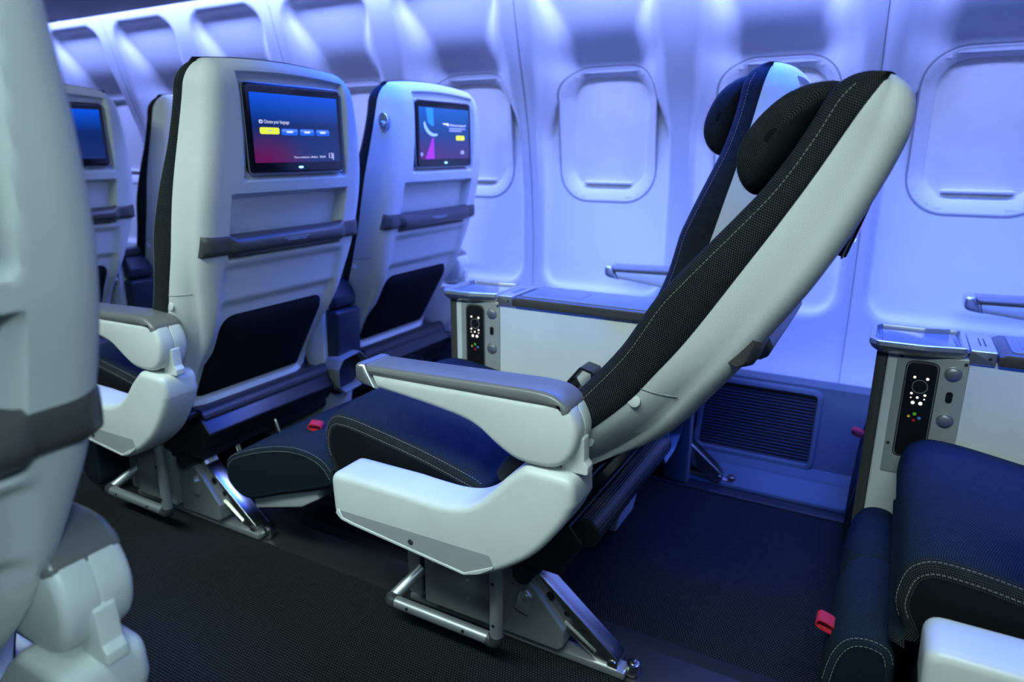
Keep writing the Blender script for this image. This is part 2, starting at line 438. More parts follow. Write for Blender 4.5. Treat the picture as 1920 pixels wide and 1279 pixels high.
# lower sidewall (kick panels) with return-air grilles
def kick_y(z): return lerp_tab([(0.0, 1.965), (0.05, 1.985), (0.055, 2.03), (0.27, 2.115), (0.285, 2.12), (0.29, 2.17)], z)
GX0, GX1, GZ0, GZ1 = -0.175, 0.175, 0.056, 0.272
def kick_panel():
    W = 2 * WP - 0.006; nx, nz = 72, 46; V = []; F = []
    for j in range(nz + 1):
        z = -0.005 + 0.295 * j / nz
        for i in range(nx + 1): V.append((-W / 2 + W * i / nx, kick_y(max(0, z)), z))
    for j in range(nz):
        for i in range(nx):
            xc = -W / 2 + W * (i + .5) / nx; zc = -0.005 + 0.295 * (j + .5) / nz
            if in_rr(xc, zc, 0.168, GZ0 + 0.008, GZ1 - 0.008, 0.02): continue
            a = j * (nx + 1) + i; F.append([a, a + 1, a + nx + 2, a + nx + 1])
    return new_mesh('kick_panel', V, F, 'kick_grey', 30)
base = empty('baseboard_right', (0, 2.0, 0), kind='structure', label='dark lower sidewall panels with louvred grilles')
def gframe():
    pts = rrect(0.175, GZ0, GZ1, 0.024, 5); rows = []
    for d, dy in ((0.006, 0.01), (0.004, -0.006), (0.0, -0.010), (-0.010, -0.010), (-0.014, -0.004), (-0.014, 0.03)):
        q = inset(pts, -d); rows.append([(p.x, kick_y(min(max(p.y, 0.056), 0.284)) + dy, p.y) for p in q])
    return grid_mesh('grille_frame', rows, 'kick_grey', 40, cap=False, closed=True)
def slat():
    b = MB(); pr = [(-0.003, -0.0026), (0.001, -0.0036), (0.009, 0.0016), (0.009, 0.0030), (0.0, 0.0005), (-0.003, 0.0006)]
    b.add(*slab(pr, -0.168, 0.168, 0.0, plane='yz')); return b.mesh('grille_slat', 'slat_grey', 30)
def mullion():
    b = MB()
    for k in range(7):
        x = -0.135 + 0.045 * k
        pr = [(kick_y(0.06) + 0.008, 0.056), (kick_y(0.265) + 0.008, 0.266), (kick_y(0.265) + 0.012, 0.266), (kick_y(0.06) + 0.012, 0.056)]
        b.add(*slab(pr, x - 0.001, x + 0.001, 0.0, plane='yz'))
    b.add([(-0.17, kick_y(0.05) + 0.07, 0.04), (0.17, kick_y(0.05) + 0.07, 0.04), (0.17, kick_y(0.28) + 0.03, 0.285), (-0.17, kick_y(0.28) + 0.03, 0.285)], [[0, 1, 2, 3]])
    return b.mesh('grille_backing', 'slat_grey', 30)
km, gf, sl, mu = kick_panel(), gframe(), slat(), mullion()
for k in range(-3, 3):
    xk = -0.292 + 2 * WP * k
    p = obj('kick_panel', km, base, (xk, -2.0, 0))
    obj('grille_frame', gf, p); obj('grille_backing', mu, p)
    if k in (-1, 0, 1):
        for j in range(23):
            z = 0.064 + 0.2 * j / 22; obj('grille_slat', sl, p, (0, kick_y(z) + 0.001, z))
    else:
        b = MB()
        for j in range(23):
            z = 0.064 + 0.2 * j / 22; v, f = slab([(-0.003, -0.0026), (0.009, 0.0016), (0.009, 0.0030), (-0.003, 0.0006)], -0.168, 0.168, 0.0, plane='yz')
            b.add([(q[0], q[1] + kick_y(z) + .001, q[2] + z) for q in v], f)
        obj('grille_slats', b.mesh('grille_slats', 'slat_grey', 30), p, kind='stuff')
# ledge at the foot of the sidewall
b = MB(); b.add(*slab(rnd([(1.90, 0.0), (1.975, 0.0), (2.0, 0.045), (1.965, 0.05), (1.905, 0.012)], 0.006), -4.6, 2.4, 0.002, plane='yz'))
obj('trim_1', b.mesh('trim', 'kick_grey'), None, kind='structure')

# floor: carpet and seat tracks
def floor_mesh():
    V = [(-6, -2.2, 0), (2.8, -2.2, 0), (2.8, 2.1, 0), (-6, 2.1, 0)]
    return new_mesh('floor', V, [[0, 1, 2, 3]], 'carpet', 0, [(v[0], v[1]) for v in V])
obj('floor', floor_mesh(), None, kind='structure')
for n, y0, y1, yb in ((2, 1.030, 1.135, 1.175), (3, 1.85, 1.895, 1.91)):
    b = MB(); b.add(*box(-5.5, 2.6, y0, y1, 0.0, 0.004, 0.001)); b.add(*box(-5.5, 2.6, y1, yb, 0.0, 0.0015, 0.0005), mi=1)
    obj('trim_%d' % n, b.mesh('seat_track', ['tube_dark', 'hole_dark']), None, kind='structure')

# ceiling over the aisle and the overhead bins that show in the top left corner
b = MB(); b.add(*box(-6, 2.8, -2.2, 1.25, 2.12, 2.15)); obj('ceiling', b.mesh('ceiling', 'ceiling_white'), None, kind='structure')
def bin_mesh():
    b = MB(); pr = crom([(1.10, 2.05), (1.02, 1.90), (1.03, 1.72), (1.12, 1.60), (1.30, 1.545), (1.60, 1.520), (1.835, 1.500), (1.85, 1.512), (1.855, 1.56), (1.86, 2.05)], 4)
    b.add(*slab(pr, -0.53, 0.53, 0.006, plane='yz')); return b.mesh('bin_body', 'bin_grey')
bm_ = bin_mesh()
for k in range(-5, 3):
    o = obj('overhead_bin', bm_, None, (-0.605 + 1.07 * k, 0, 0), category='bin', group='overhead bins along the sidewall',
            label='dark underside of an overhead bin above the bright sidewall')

# ------------------------------------------------------------------ seat geometry (local: forward is -x, seat centre y = 0)
PX, PZ = -0.425, 0.335                      # recline pivot
REAR = [(0.345, -0.462), (0.40, -0.444), (0.453, -0.415), (0.511, -0.375), (0.581, -0.339), (0.673, -0.309), (0.75, -0.286), (0.808, -0.272), (0.881, -0.255), (0.955, -0.244), (1.025, -0.239), (1.081, -0.239), (1.105, -0.244), (1.125, -0.256), (1.137, -0.272), (1.142, -0.290)]
SEAM = [(0.345, -0.525), (0.45, -0.497), (0.514, -0.466), (0.624, -0.412), (0.684, -0.392), (0.74, -0.374), (0.80, -0.359), (0.873, -0.343), (0.938, -0.329), (1.013, -0.315), (1.087, -0.304), (1.142, -0.294)]
FRONT = [(0.345, -0.59), (0.45, -0.560), (0.553, -0.511), (0.634, -0.477), (0.695, -0.456), (0.741, -0.446), (0.785, -0.437), (0.833, -0.420), (0.878, -0.403), (0.93, -0.383), (0.982, -0.365), (1.055, -0.350), (1.097, -0.346), (1.116, -0.341), (1.130, -0.330), (1.139, -0.315), (1.144, -0.298)]
HW = 0.234; ZT = 1.142
def half_w(z, rt=0.050):
    w = smooth_tab([(0.34, 0.230), (0.5, 0.238), (0.62, 0.255), (0.80, 0.259), (0.90, 0.255), (1.0, 0.243), (1.08, 0.231), (1.15, 0.226)], z)
    zc = ZT - rt
    if z > zc: w = w - rt + sqrt(max(0.0, rt * rt - (z - zc) ** 2 * 0.995))
    return w
def arch(y, z): return 0.016 * (1 - (y / HW) ** 2) * sst(0.95, 1.142, z)
SCR_Y, SCR_HW, SCR_Z0, SCR_Z1 = 0.016, 0.1435, 0.918, 1.104
def rear_dent(y, z):
    """depth pressed into the rear face of the shell"""
    d = 0.016 * band(y, SCR_Y - SCR_HW - 0.012, SCR_Y + SCR_HW + 0.010, 0.006) * band(z, SCR_Z0 - 0.012, SCR_Z1 + 0.008, 0.005)
    d += 0.030 * band(y, -0.172, 0.172, 0.005) * band(z, 0.735, 0.872, 0.005)
    d += 0.010 * band(y, -0.180, 0.180, 0.012) * band(z, 0.36, 0.715, 0.008)
    d += 0.010 * band(y, -0.178, 0.178, 0.014) * band(z, 0.33, 0.625, 0.010)
    return d
def taper(z): return smooth_tab([(0.345, 0.050), (0.45, 0.048), (0.55, 0.042), (0.64, 0.030), (0.72, 0.018), (0.80, 0.012), (1.15, 0.010)], z)
def rel(p): return (p[0] - PX, p[1], p[2] - PZ)
def shell_mesh():
    zs = [0.345 + (1.085 - 0.345) * j / 128 for j in range(129)] + [1.085 + 0.057 * sin(k / 14 * pi / 2) for k in range(1, 15)]
    rows = []
    for z in zs:
        xr, xs, wv = smooth_tab(REAR, z), smooth_tab(SEAM, z), half_w(z)
        dep = xr - xs; rc = min(0.034, dep * 0.62, wv * 0.8); row = []
        tp = taper(z)
        side = [(xs - 0.004, -wv + 0.006)] + [(xs + (dep - rc) * t, -wv + tp * t ** 1.5) for t in (0, .2, .4, .6, .8)]
        y0 = -wv + tp
        for k in range(9):
            a = k / 8 * pi / 2; side.append((xr - rc + rc * sin(a), y0 + rc * 1.15 * (1 - cos(a))))
        yr = y0 + rc * 1.15
        mid = [(xr, yr + (-2 * yr) * t / 84) for t in range(1, 84)]
        full = side + mid + [(x, -y) for x, y in reversed(side)]
        for i, (x, y) in enumerate(full):
            dd = rear_dent(y, z) if x > xr - rc * 0.5 else 0
            row.append(rel((x - dd, y, z + arch(y, z))))
        rows.append(row)
    return grid_mesh('back_shell', rows, 'white_textured', 35, cap=False)
def backcush_mesh():
    zs = [0.36 + (1.085 - 0.36) * j / 56 for j in range(57)] + [1.085 + 0.059 * sin(k / 12 * pi / 2) for k in range(1, 13)]
    rows = []
    for z in zs:
        zz = min(z, 1.142); xs, xf, wv = smooth_tab(SEAM, zz), smooth_tab(FRONT, z), half_w(min(zz, 1.136))
        wv += 0.003; d = xs - xf; row = []
        r = min(0.030, d * 0.7)
        side = [(xs + 0.004, -wv + 0.006), (xs, -wv + 0.001), (xs - (d - r) * 0.5, -wv - 0.002), (xs - (d - r), -wv)]
        for k in range(1, 7):
            a = k / 6 * pi / 2; side.append((xf + r - r * sin(a), -wv + r * 1.1 * (1 - cos(a))))
        y1 = -wv + r * 1.1
        hol = 0.030 * sst(1.1, 0.9, z) + 0.006
        mid = []
        for t in range(1, 28):
            u = t / 28; y = y1 * (1 - 2 * u); q = abs(y) / abs(y1)
            mid.append((xf + hol * (1 - sst(0.45, 1.0, q)), y))
        full = side + mid + [(x, -y) for x, y in reversed(side)]
        rows.append([rel((x, y, z + arch(y, min(z, 1.142)))) for x, y in full])
    return grid_mesh('back_cushion', rows, 'seat_fabric', 60, cap=False)
def dashes(path, r=0.0005, dash=0.0042, gap=0.0022):
    """stitching: short thread lengths along a path"""
    b = MB(); P = [Vector(p) for p in path]; acc = 0; i = 0; segs = []
    cum = [0]
    for a, c in zip(P, P[1:]): cum.append(cum[-1] + (c - a).length)
    def atl(s):
        for k in range(len(cum) - 1):
            if s <= cum[k + 1]: return P[k].lerp(P[k + 1], (s - cum[k]) / max(1e-9, cum[k + 1] - cum[k]))
        return P[-1]
    s = 0
    while s + dash < cum[-1]:
        b.add(*tube([atl(s), atl(s + dash)], r, 5)); s += dash + gap
    return b
def back_stitch():
    b = MB()
    for sg in (-1, 1):
        path = []
        for j in range(70):
            z = 0.45 + (1.125 - 0.45) * j / 69; xs, xf, wv = smooth_tab(SEAM, z), smooth_tab(FRONT, z), half_w(z) + 0.003
            r = min(0.03, (xs - xf) * 0.7); a = 0.42
            path.append(rel((xf + r - r * sin(a) - 0.0003, sg * (wv - r * 1.1 * (1 - cos(a)) + 0.0006), z + arch(sg * wv, z))))
        q = dashes(path, 0.00036); b.add(q.v, q.f)
    return b.mesh('stitching', 'thread')
HEADP = [(-0.357, 1.126), (-0.387, 1.112), (-0.411, 1.086), (-0.430, 1.043), (-0.434, 1.005), (-0.424, 0.976), (-0.407, 0.960), (-0.391, 0.958), (-0.378, 0.983), (-0.368, 1.021), (-0.356, 1.075), (-0.345, 1.115)]
def headrest_mesh():
    pr = crom(HEADP, 4); cx = sum(p.x for p in pr) / len(pr); cz = sum(p.y for p in pr) / len(pr); rows = []
    st = [(-0.1895, 0.12), (-0.189, 0.36), (-0.186, 0.60), (-0.180, 0.78), (-0.170, 0.91), (-0.160, 0.97), (-0.148, 1.0), (-0.12, 1.0), (-0.08, 0.98), (-0.04, 0.97), (0, 0.97)]
    st = st + [(-y, s) for y, s in reversed(st[:-1])]
    for y, s in st:
        back = 0.028 * (1 - (abs(y) / 0.185) ** 2)
        rows.append([rel((cx + (p.x - cx) * s + back, y, cz + (p.y - cz) * s)) for p in pr])
    V, F, UV = [], [], []
    n = len(pr)
    me = grid_mesh('headrest', rows, 'seat_fabric', 60, closed=True)
    return me
def head_stitch():
    pr = crom(HEADP, 4); cx = sum(p.x for p in pr) / len(pr); cz = sum(p.y for p in pr) / len(pr); b = MB()
    for sg in (-1, 1):
        path = [rel((cx + (p.x - cx) * 0.985 + 0.028 * (1 - (0.160 / 0.185) ** 2), sg * 0.1605, cz + (p.y - cz) * 0.985)) for p in pr[:26]]
        q = dashes(path, 0.00036); b.add(q.v, q.f)
    return b.mesh('stitching', 'thread')
# ---- rear-face fittings
def sx(z): return smooth_tab(REAR, z)
def bezel_mesh():
    b = MB(); x = -0.252
    pts = rrect(SCR_HW, SCR_Z0, SCR_Z1, 0.010, 5, SCR_Y)
    v, f = slab(pts, x - 0.012, x + 0.006, 0.002, 0.003, plane='yz'); b.add([rel(p) for p in v], f)
    return b.mesh('screen', 'bezel_black')
def rim_mesh():
    b = MB(); pts = rrect(SCR_HW + 0.0015, SCR_Z0 - 0.0015, SCR_Z1 + 0.0015, 0.011, 5, SCR_Y)
    v, f = tube([rel((-0.251, p.x, p.y)) for p in pts], 0.0016, 6, closed=True); b.add(v, f)
    return b.mesh('screen_rim', 'aluminium')
DY0, DY1, DZ0, DZ1 = SCR_Y - 0.131, SCR_Y + 0.131, 0.940, 1.086
XD = -0.2455
def ui(u, v, lift=0.0): return rel((XD + lift, DY0 + u * (DY1 - DY0), DZ0 + v * (DZ1 - DZ0)))
def display_mesh(mat):
    V = [ui(0, 0, -0.0002), ui(1, 0, -0.0002), ui(1, 1, -0.0002), ui(0, 1, -0.0002)]
    return new_mesh('screen_display', V, [[0, 1, 2, 3]], mat, 0, [(0, 0), (1, 0), (1, 1), (0, 1)])
AS = (DY1 - DY0) / (DZ1 - DZ0)
def pill(b, u0, u1, v0, v1, mi, lift=0.0003, r=0.35):
    h = (v1 - v0); q = rnd([(u0 * AS, v0), (u1 * AS, v0), (u1 * AS, v1), (u0 * AS, v1)], h * r, 5)
    b.add([ui(p.x / AS, p.y, lift) for p in q], [list(range(len(q)))], mi=mi)
def ui_text(b, s, u, v, h, width, mi, lift=0.0005):
    vs, fs = text_mesh('t', s, h * (DZ1 - DZ0) / 0.70, None, lambda x, y: (x, y), width=width * (DY1 - DY0))
    b.add([rel((XD + lift, DY0 + u * (DY1 - DY0) + x, DZ0 + v * (DZ1 - DZ0) + y)) for x, y in vs], fs, mi=mi)
UIM = ['ui_white', 'ui_yellow', 'ui_blue', 'ui_blue_top', 'ui_grey', 'ui_teal', 'ui_swoosh', 'ui_magenta']
def ui_J():
    b = MB()
    pill(b, 0.075, 0.112, 0.57, 0.618, 0, r=0.2); pill(b, 0.083, 0.104, 0.58, 0.608, 2, 0.0005, 0.2)
    ui_text(b, 'Choose your language', 0.125, 0.572, 0.050, 0.275, 0)
    pill(b, 0.075, 0.285, 0.415, 0.512, 1)
    for u0, u1 in ((0.305, 0.495), (0.515, 0.69), (0.71, 0.88)):
        pill(b, u0, u1, 0.405, 0.50, 2); pill(b, u0 + 0.01, u1 - 0.01, 0.455, 0.492, 3, 0.0004, 0.4)
        m = (u0 + u1) / 2; pill(b, m - 0.035, m + 0.035, 0.440, 0.468, 0, 0.0006, 0.4)
    pill(b, 0.150, 0.205, 0.458, 0.470, 4, 0.0006)
    ui_text(b, 'Time to destination : 00:00hrs', 0.425, 0.060, 0.030, 0.285, 0)
    ui_text(b, '00:00', 0.735, 0.062, 0.030, 0.075, 0)
    ui_text(b, '13J', 0.845, 0.055, 0.080, 0.072, 0)
    return b.mesh('screen_graphics', UIM, 0)
def ui_K():
    b = MB()
    def poly(p, mi, lift=0.0003): b.add([ui(u, v, lift) for u, v in p], [list(range(len(p)))], mi=mi)
    poly([(0.13, 0.99), (0.27, 0.99), (0.275, 0.66), (0.24, 0.64), (0.16, 0.72)], 5)
    arc = [(0.08 + 0.0, 0.70), (0.09, 0.62), (0.13, 0.53), (0.19, 0.47), (0.26, 0.445), (0.34, 0.46)]
    arc2 = [(0.34, 0.50), (0.27, 0.50), (0.21, 0.53), (0.16, 0.59), (0.125, 0.66), (0.105, 0.73)]
    poly([tuple(p) for p in crom(arc, 4, False)] + [tuple(p) for p in crom(arc2, 4, False)], 6, 0.0005)
    poly([(0.10, 0.005), (0.27, 0.005), (0.262, 0.42), (0.245, 0.42)], 7)
    poly([(0.44, 0.705), (0.55, 0.71), (0.575, 0.70), (0.565, 0.645), (0.535, 0.675), (0.47, 0.685)], 0, 0.0005)
    ui_text(b, 'Welcome aboard!', 0.59, 0.655, 0.045, 0.34, 0)
    pill(b, 0.58, 0.92, 0.595, 0.622, 4, 0.0004); pill(b, 0.58, 0.84, 0.55, 0.577, 4, 0.0004)
    pill(b, 0.72, 0.90, 0.375, 0.47, 1)
    ui_text(b, '13K', 0.80, 0.09, 0.075, 0.09, 0)
    pill(b, 0.01, 0.05, 0.06, 0.13, 4)
    return b.mesh('screen_graphics', UIM, 0)
def led_mesh():
    b = MB(); v, f = slab(rrect(0.0065, 0.9265, 0.9310, 0.002, 3, SCR_Y), XD - 0.001, XD + 0.0004, 0.0, plane='yz'); b.add([rel(p) for p in v], f)
    return b.mesh('standby_light', 'led_cyan')
def bar_mesh():
    """grey shelf rail across the back: end blocks wrapping the sides and a rounded middle"""
    rows = []
    wv = half_w(0.77); xr = smooth_tab(REAR, 0.768); rc = 0.034; ye = 0.237
    ys = [-ye + 2 * ye * (0.5 - 0.5 * cos(pi * k / 60)) for k in range(61)]
    for y in ys:
        q = (wv - 0.012 - abs(y)) / (1.15 * rc); x = xr + 0.004; yy = y
        if q < 1: x = xr + 0.004 - rc * (1 - sqrt(max(0, 1 - (1 - q) ** 2))); yy = y + (0.003 if y > 0 else -0.003)
        m = 1 - sst(0.165, 0.180, abs(y))
        z0 = 0.746 - 0.005 * m; z1 = 0.793 - 0.006 * m
        t = 0.002 + 0.010 * m
        back = 0.024
        pr = [(x - back, z0), (x - back, z1), (x - 0.004, z1), (x + t * 0.5, z1 - 0.006 - 0.004 * m), (x + t, z1 - 0.016), (x + t * 0.95, z0 + 0.014), (x + t * 0.4, z0 + 0.006), (x - 0.006, z0)]
        rows.append([rel((px, yy, pz)) for px, pz in pr])
    return grid_mesh('shelf_rail', rows, 'bar_grey', 50, closed=True)
def marks(place, rows, mi=0, h=0.0022, gap=0.0012):
    """rows of tiny printed word-blocks, too small to read in the photograph"""
    b = MB(); rnd_ = random.Random(7)
    for r, (x0, x1, z) in enumerate(rows):
        x = x0
        while x < x1 - 0.002:
            w_ = rnd_.uniform(0.003, 0.008); e = min(x + w_, x1)
            b.add([place(x, z), place(e, z), place(e, z + h), place(x, z + h)], [[0, 1, 2, 3]]); x = e + gap
    return b
def bar_print():
    xr = smooth_tab(REAR, 0.768) + 0.0166
    b = marks(lambda y, z: rel((xr, y, z)), [(-0.035, 0.045, 0.7660), (-0.025, 0.035, 0.7615)], h=0.0028)
    return b.mesh('rail_print', 'label_print', 0)
def pocket_mesh():
    rows = []
    nz, ny = 26, 24
    def px(y, z):
        bul = 0.016 * (1 - (abs(y) / 0.172) ** 4) * band(z, 0.375, 0.60, 0.05)
        return smooth_tab(REAR, z) - rear_dent(0, z) + 0.004 + bul
    out = rnd([(-0.168, 0.372), (0.168, 0.372), (0.168, 0.594), (-0.174, 0.594)], [0.012, 0.012, 0.035, 0.045], 6)
    V = []; F = []
    # fan of rings from the outline inwards, so the flap bulges and keeps its rounded outline
    n = len(out); c = Vector((0, 0.475)); ringsN = 10
    for k in range(ringsN):
        t = 1 - k / ringsN
        for p in out:
            q = c + (p - c) * t; V.append(rel((px(q.x, q.y) + (0.0 if k else -0.012), q.x, q.y)))
    V.append(rel((px(0, 0.475), 0, 0.475)))
    for k in range(ringsN - 1):
        for i in range(n): F.append([k * n + i, k * n + (i + 1) % n, (k + 1) * n + (i + 1) % n, (k + 1) * n + i])
    for i in range(n): F.append([(ringsN - 1) * n + i, (ringsN - 1) * n + (i + 1) % n, ringsN * n])
    return new_mesh('literature_pocket', V, F, 'pocket_fabric', 60)
def button_mesh():
    b = MB(); b.add(*cyl((0, -0.004, 0), (0, 0.0015, 0), 0.0100, 20, 0.0014)); return b.mesh('button_cap', 'white_plastic')
def button_spots():
    out = []
    for sg in (-1, 1):
        for (x, z) in ((-0.402, 0.632), (-0.447, 0.52)):
            t = max(0, (x - smooth_tab(SEAM, z)) / (smooth_tab(REAR, z) - smooth_tab(SEAM, z) - 0.034)); y = half_w(z) - taper(z) * t ** 1.5
            out.append((rel((x, sg * y, z)), 0 if sg > 0 else pi))
    return out
def seamline_mesh():
    b = MB()
    for sg in (-1, 1):
        pts = [(-0.457, 0.540), (-0.447, 0.580), (-0.431, 0.620), (-0.418, 0.650), (-0.409, 0.656), (-0.396, 0.657), (-0.374, 0.658), (-0.350, 0.661)]
        P = [rel((p.x, sg * (half_w(p.y) - taper(p.y) * max(0, (p.x - smooth_tab(SEAM, p.y)) / (smooth_tab(REAR, p.y) - smooth_tab(SEAM, p.y) - 0.034)) ** 1.5 + 0.0002), p.y)) for p in crom(pts, 4, False)]
        b.add(*tube(P, 0.0009, 6))
    return b.mesh('shell_seam', 'groove_grey')
def jack_mesh():
    """oval hook plate on the side of the shell with a small peg"""
    b = MB(); z = 1.04; x = -0.278; y = -(half_w(z) - 0.003)
    o = [(x + 0.0165 * cos(2 * pi * k / 28), y, z + 0.0235 * sin(2 * pi * k / 28)) for k in range(28)]
    b.add(*tube([rel(p) for p in o], 0.0022, 8, closed=True))
    q = [Vector((x + 0.0165 * cos(2 * pi * k / 28), z + 0.0235 * sin(2 * pi * k / 28))) for k in range(28)]
    v, f = slab(q, y - 0.0006, y + 0.004, 0.0); b.add([rel(p) for p in v], f)
    v, f = cyl((x, y - 0.009, z - 0.006), (x, y, z - 0.004), 0.0085, 16, 0.002); b.add([rel(p) for p in v], f)
    return b.mesh('coat_hook', 'silver')
def lowbeam_mesh():
    """dark lower edge of the back below the pocket"""
    b = MB(); pr = rnd([(-0.525, 0.352), (-0.452, 0.352), (-0.448, 0.338), (-0.462, 0.322), (-0.53, 0.315)], 0.006)
    v, f = slab(pr, -0.222, 0.222, 0.004); b.add([rel(p) for p in v], f)
    return b.mesh('lower_back_edge', 'black_plastic')
def tube_mesh():
    b = MB(); c = (-0.398, 0.322)
    b.add(*tube([(c[0], -0.205, c[1]), (c[0], 0.225, c[1])], 0.024, 24, ry=0.027))
    b.add(*cyl((c[0], -0.207, c[1]), (c[0], -0.203, c[1]), 0.0235, 24, 0.001), mi=1)
    for k in range(9):       # fine ribs along the tube
        a = radians(20 + 12 * k); b.add(*tube([(c[0] + cos(a) * 0.0243, -0.203, c[1] + sin(a) * 0.0273), (c[0] + cos(a) * 0.0243, 0.223, c[1] + sin(a) * 0.0273)], 0.0006, 4))
    return b.mesh('rear_tube', ['tube_dark', 'black_plastic'])
# ---- arms (outer side at |y| = 0.33; built for side -1 and mirrored for +1)
def mir(vf, s): return ([(p[0], p[1] * (-s), p[2]) for p in vf[0]], vf[1])      # s=-1 keeps, s=+1 mirrors
ARM = [(-0.765, 0.594), (-0.430, 0.601), (-0.407, 0.606), (-0.385, 0.594), (-0.371, 0.561), (-0.377, 0.525), (-0.396, 0.502), (-0.425, 0.493), (-0.473, 0.495), (-0.509, 0.512), (-0.545, 0.535), (-0.582, 0.547), (-0.66, 0.558), (-0.752, 0.567)]
def arm_outline():
    top = [Vector(ARM[0]), Vector(ARM[1])]
    return top + crom([ARM[1]] + ARM[2:13], 5, False)[1:] + [Vector(ARM[13])]
def upperarm_mesh(s):
    b = MB(); o = arm_outline()
    b.add(*mir(slab(o, -0.329, -0.2945, 0.011, 0.0015), s)); b.add(*mir(slab(o, -0.2925, -0.258, 0.0015, 0.011), s))
    b.add(*mir(slab(inset(o, 0.002), -0.296, -0.291, 0.0), s))
    return b.mesh('upper_armrest', 'white_plastic')
def pad_mesh(s):
    b = MB(); pr = [Vector(p) for p in [(-0.767, 0.588), (-0.775, 0.607)]] + crom([(-0.775, 0.607), (-0.66, 0.611), (-0.51, 0.617), (-0.445, 0.619), (-0.410, 0.615), (-0.389, 0.601), (-0.384, 0.590)], 5, False)[1:] + [Vector((-0.428, 0.594))]
    b.add(*mir(slab(pr, -0.3305, -0.2565, 0.010), s)); return b.mesh('arm_pad', 'arm_pad_grey')
def cap_mesh(s):
    b = MB(); pr = rnd([(-0.751, 0.5655), (-0.7685, 0.593), (-0.7745, 0.6085), (-0.797, 0.6085), (-0.797, 0.572)], [0, 0, 0, .014, .022], 6)
    b.add(*mir(slab(pr, -0.331, -0.256, 0.008, seg=4), s)); return b.mesh('arm_tip', 'silver')
def hinge_mesh(s):
    b = MB(); pr = rnd([(-0.405, 0.485), (-0.360, 0.485), (-0.360, 0.499), (-0.3665, 0.507), (-0.3680, 0.545), (-0.378, 0.549), (-0.40, 0.52)], 0.004)
    b.add(*mir(slab(pr, -0.305, -0.283, 0.002), s)); return b.mesh('arm_hinge', 'white_plastic')
LOW = [(-0.858, 0.361), (-0.853, 0.379), (-0.833, 0.388), (-0.728, 0.391), (-0.655, 0.389), (-0.600, 0.390), (-0.555, 0.402), (-0.518, 0.43), (-0.488, 0.465), (-0.454, 0.495), (-0.371, 0.495), (-0.364, 0.45), (-0.385, 0.407), (-0.432, 0.344), (-0.489, 0.300), (-0.539, 0.271), (-0.562, 0.262), (-0.818, 0.287), (-0.851, 0.304)]
LOWTOP = crom([(-0.70, 0.391), (-0.655, 0.389), (-0.600, 0.390), (-0.555, 0.402), (-0.518, 0.43), (-0.488, 0.463)], 4, False)
LOWREAR = crom([(-0.364, 0.45), (-0.385, 0.407), (-0.432, 0.344), (-0.486, 0.300), (-0.530, 0.274)], 4, False)
def lowtf(vf): return ([(p[0] * 1.018, p[1] + 0.015 * (1 if p[1] < -0.29 else 0.4), 0.97 + (p[2] - 0.97) * 1.018) for p in vf[0]], vf[1])
def low_top(): return rnd([LOWTOP[0], (-0.488, 0.463), (-0.450, 0.497), (-0.367, 0.496), (-0.364, 0.45)], [0, 0, .03, .028, 0], 6)
def lowarm_mesh(s):
    b = MB(); fr_ = rnd([(-0.70, 0.288), (-0.818, 0.288), (-0.858, 0.302), (-0.862, 0.390), LOWTOP[0]], [0, .03, .02, .024, 0], 6)
    cr = low_top()[2:-1]
    o = LOWTOP + cr + LOWREAR + rnd([LOWREAR[-1], (-0.562, 0.261), (-0.70, 0.2745), (-0.80, 0.30)], [0, .02, 0, 0], 5)[1:-2] + fr_[1:-1]
    o = [Vector(p[:2]) for p in o]
    b.add(*mir(lowtf(slab(o, -0.347, -0.252, 0.0145, 0.012, seg=6)), s))
    lip = [Vector(p) for p in [(-0.846, 0.316), (-0.850, 0.308), (-0.838, 0.297), (-0.812, 0.2925), (-0.563, 0.2685), (-0.532, 0.280), (-0.505, 0.299), (-0.504, 0.304), (-0.562, 0.2735), (-0.812, 0.2985), (-0.834, 0.3025), (-0.840, 0.316)]]
    b.add(*mir(lowtf(slab(lip, -0.3488, -0.340, 0.0012, 0.0, seg=3)), s))
    return b.mesh('lower_armrest', 'white_plastic', 50)
def scuff_mesh(s):
    b = MB(); o = [Vector(p) for p in [(-0.841, 0.316), (-0.512, 0.3215), (-0.5045, 0.304), (-0.562, 0.2735), (-0.812, 0.2985), (-0.834, 0.3025)]]
    b.add(*mir(lowtf(slab(o, -0.3474, -0.340, 0.0, 0.0)), s)); return b.mesh('scuff_panel', 'grey_panel')
def screw_mesh(s):
    b = MB(); b.add(*mir(lowtf(cyl((-0.675, -0.3490, 0.298), (-0.675, -0.345, 0.298), 0.0055, 16, 0.001)), s)); return b.mesh('screw', 'dark_plastic')
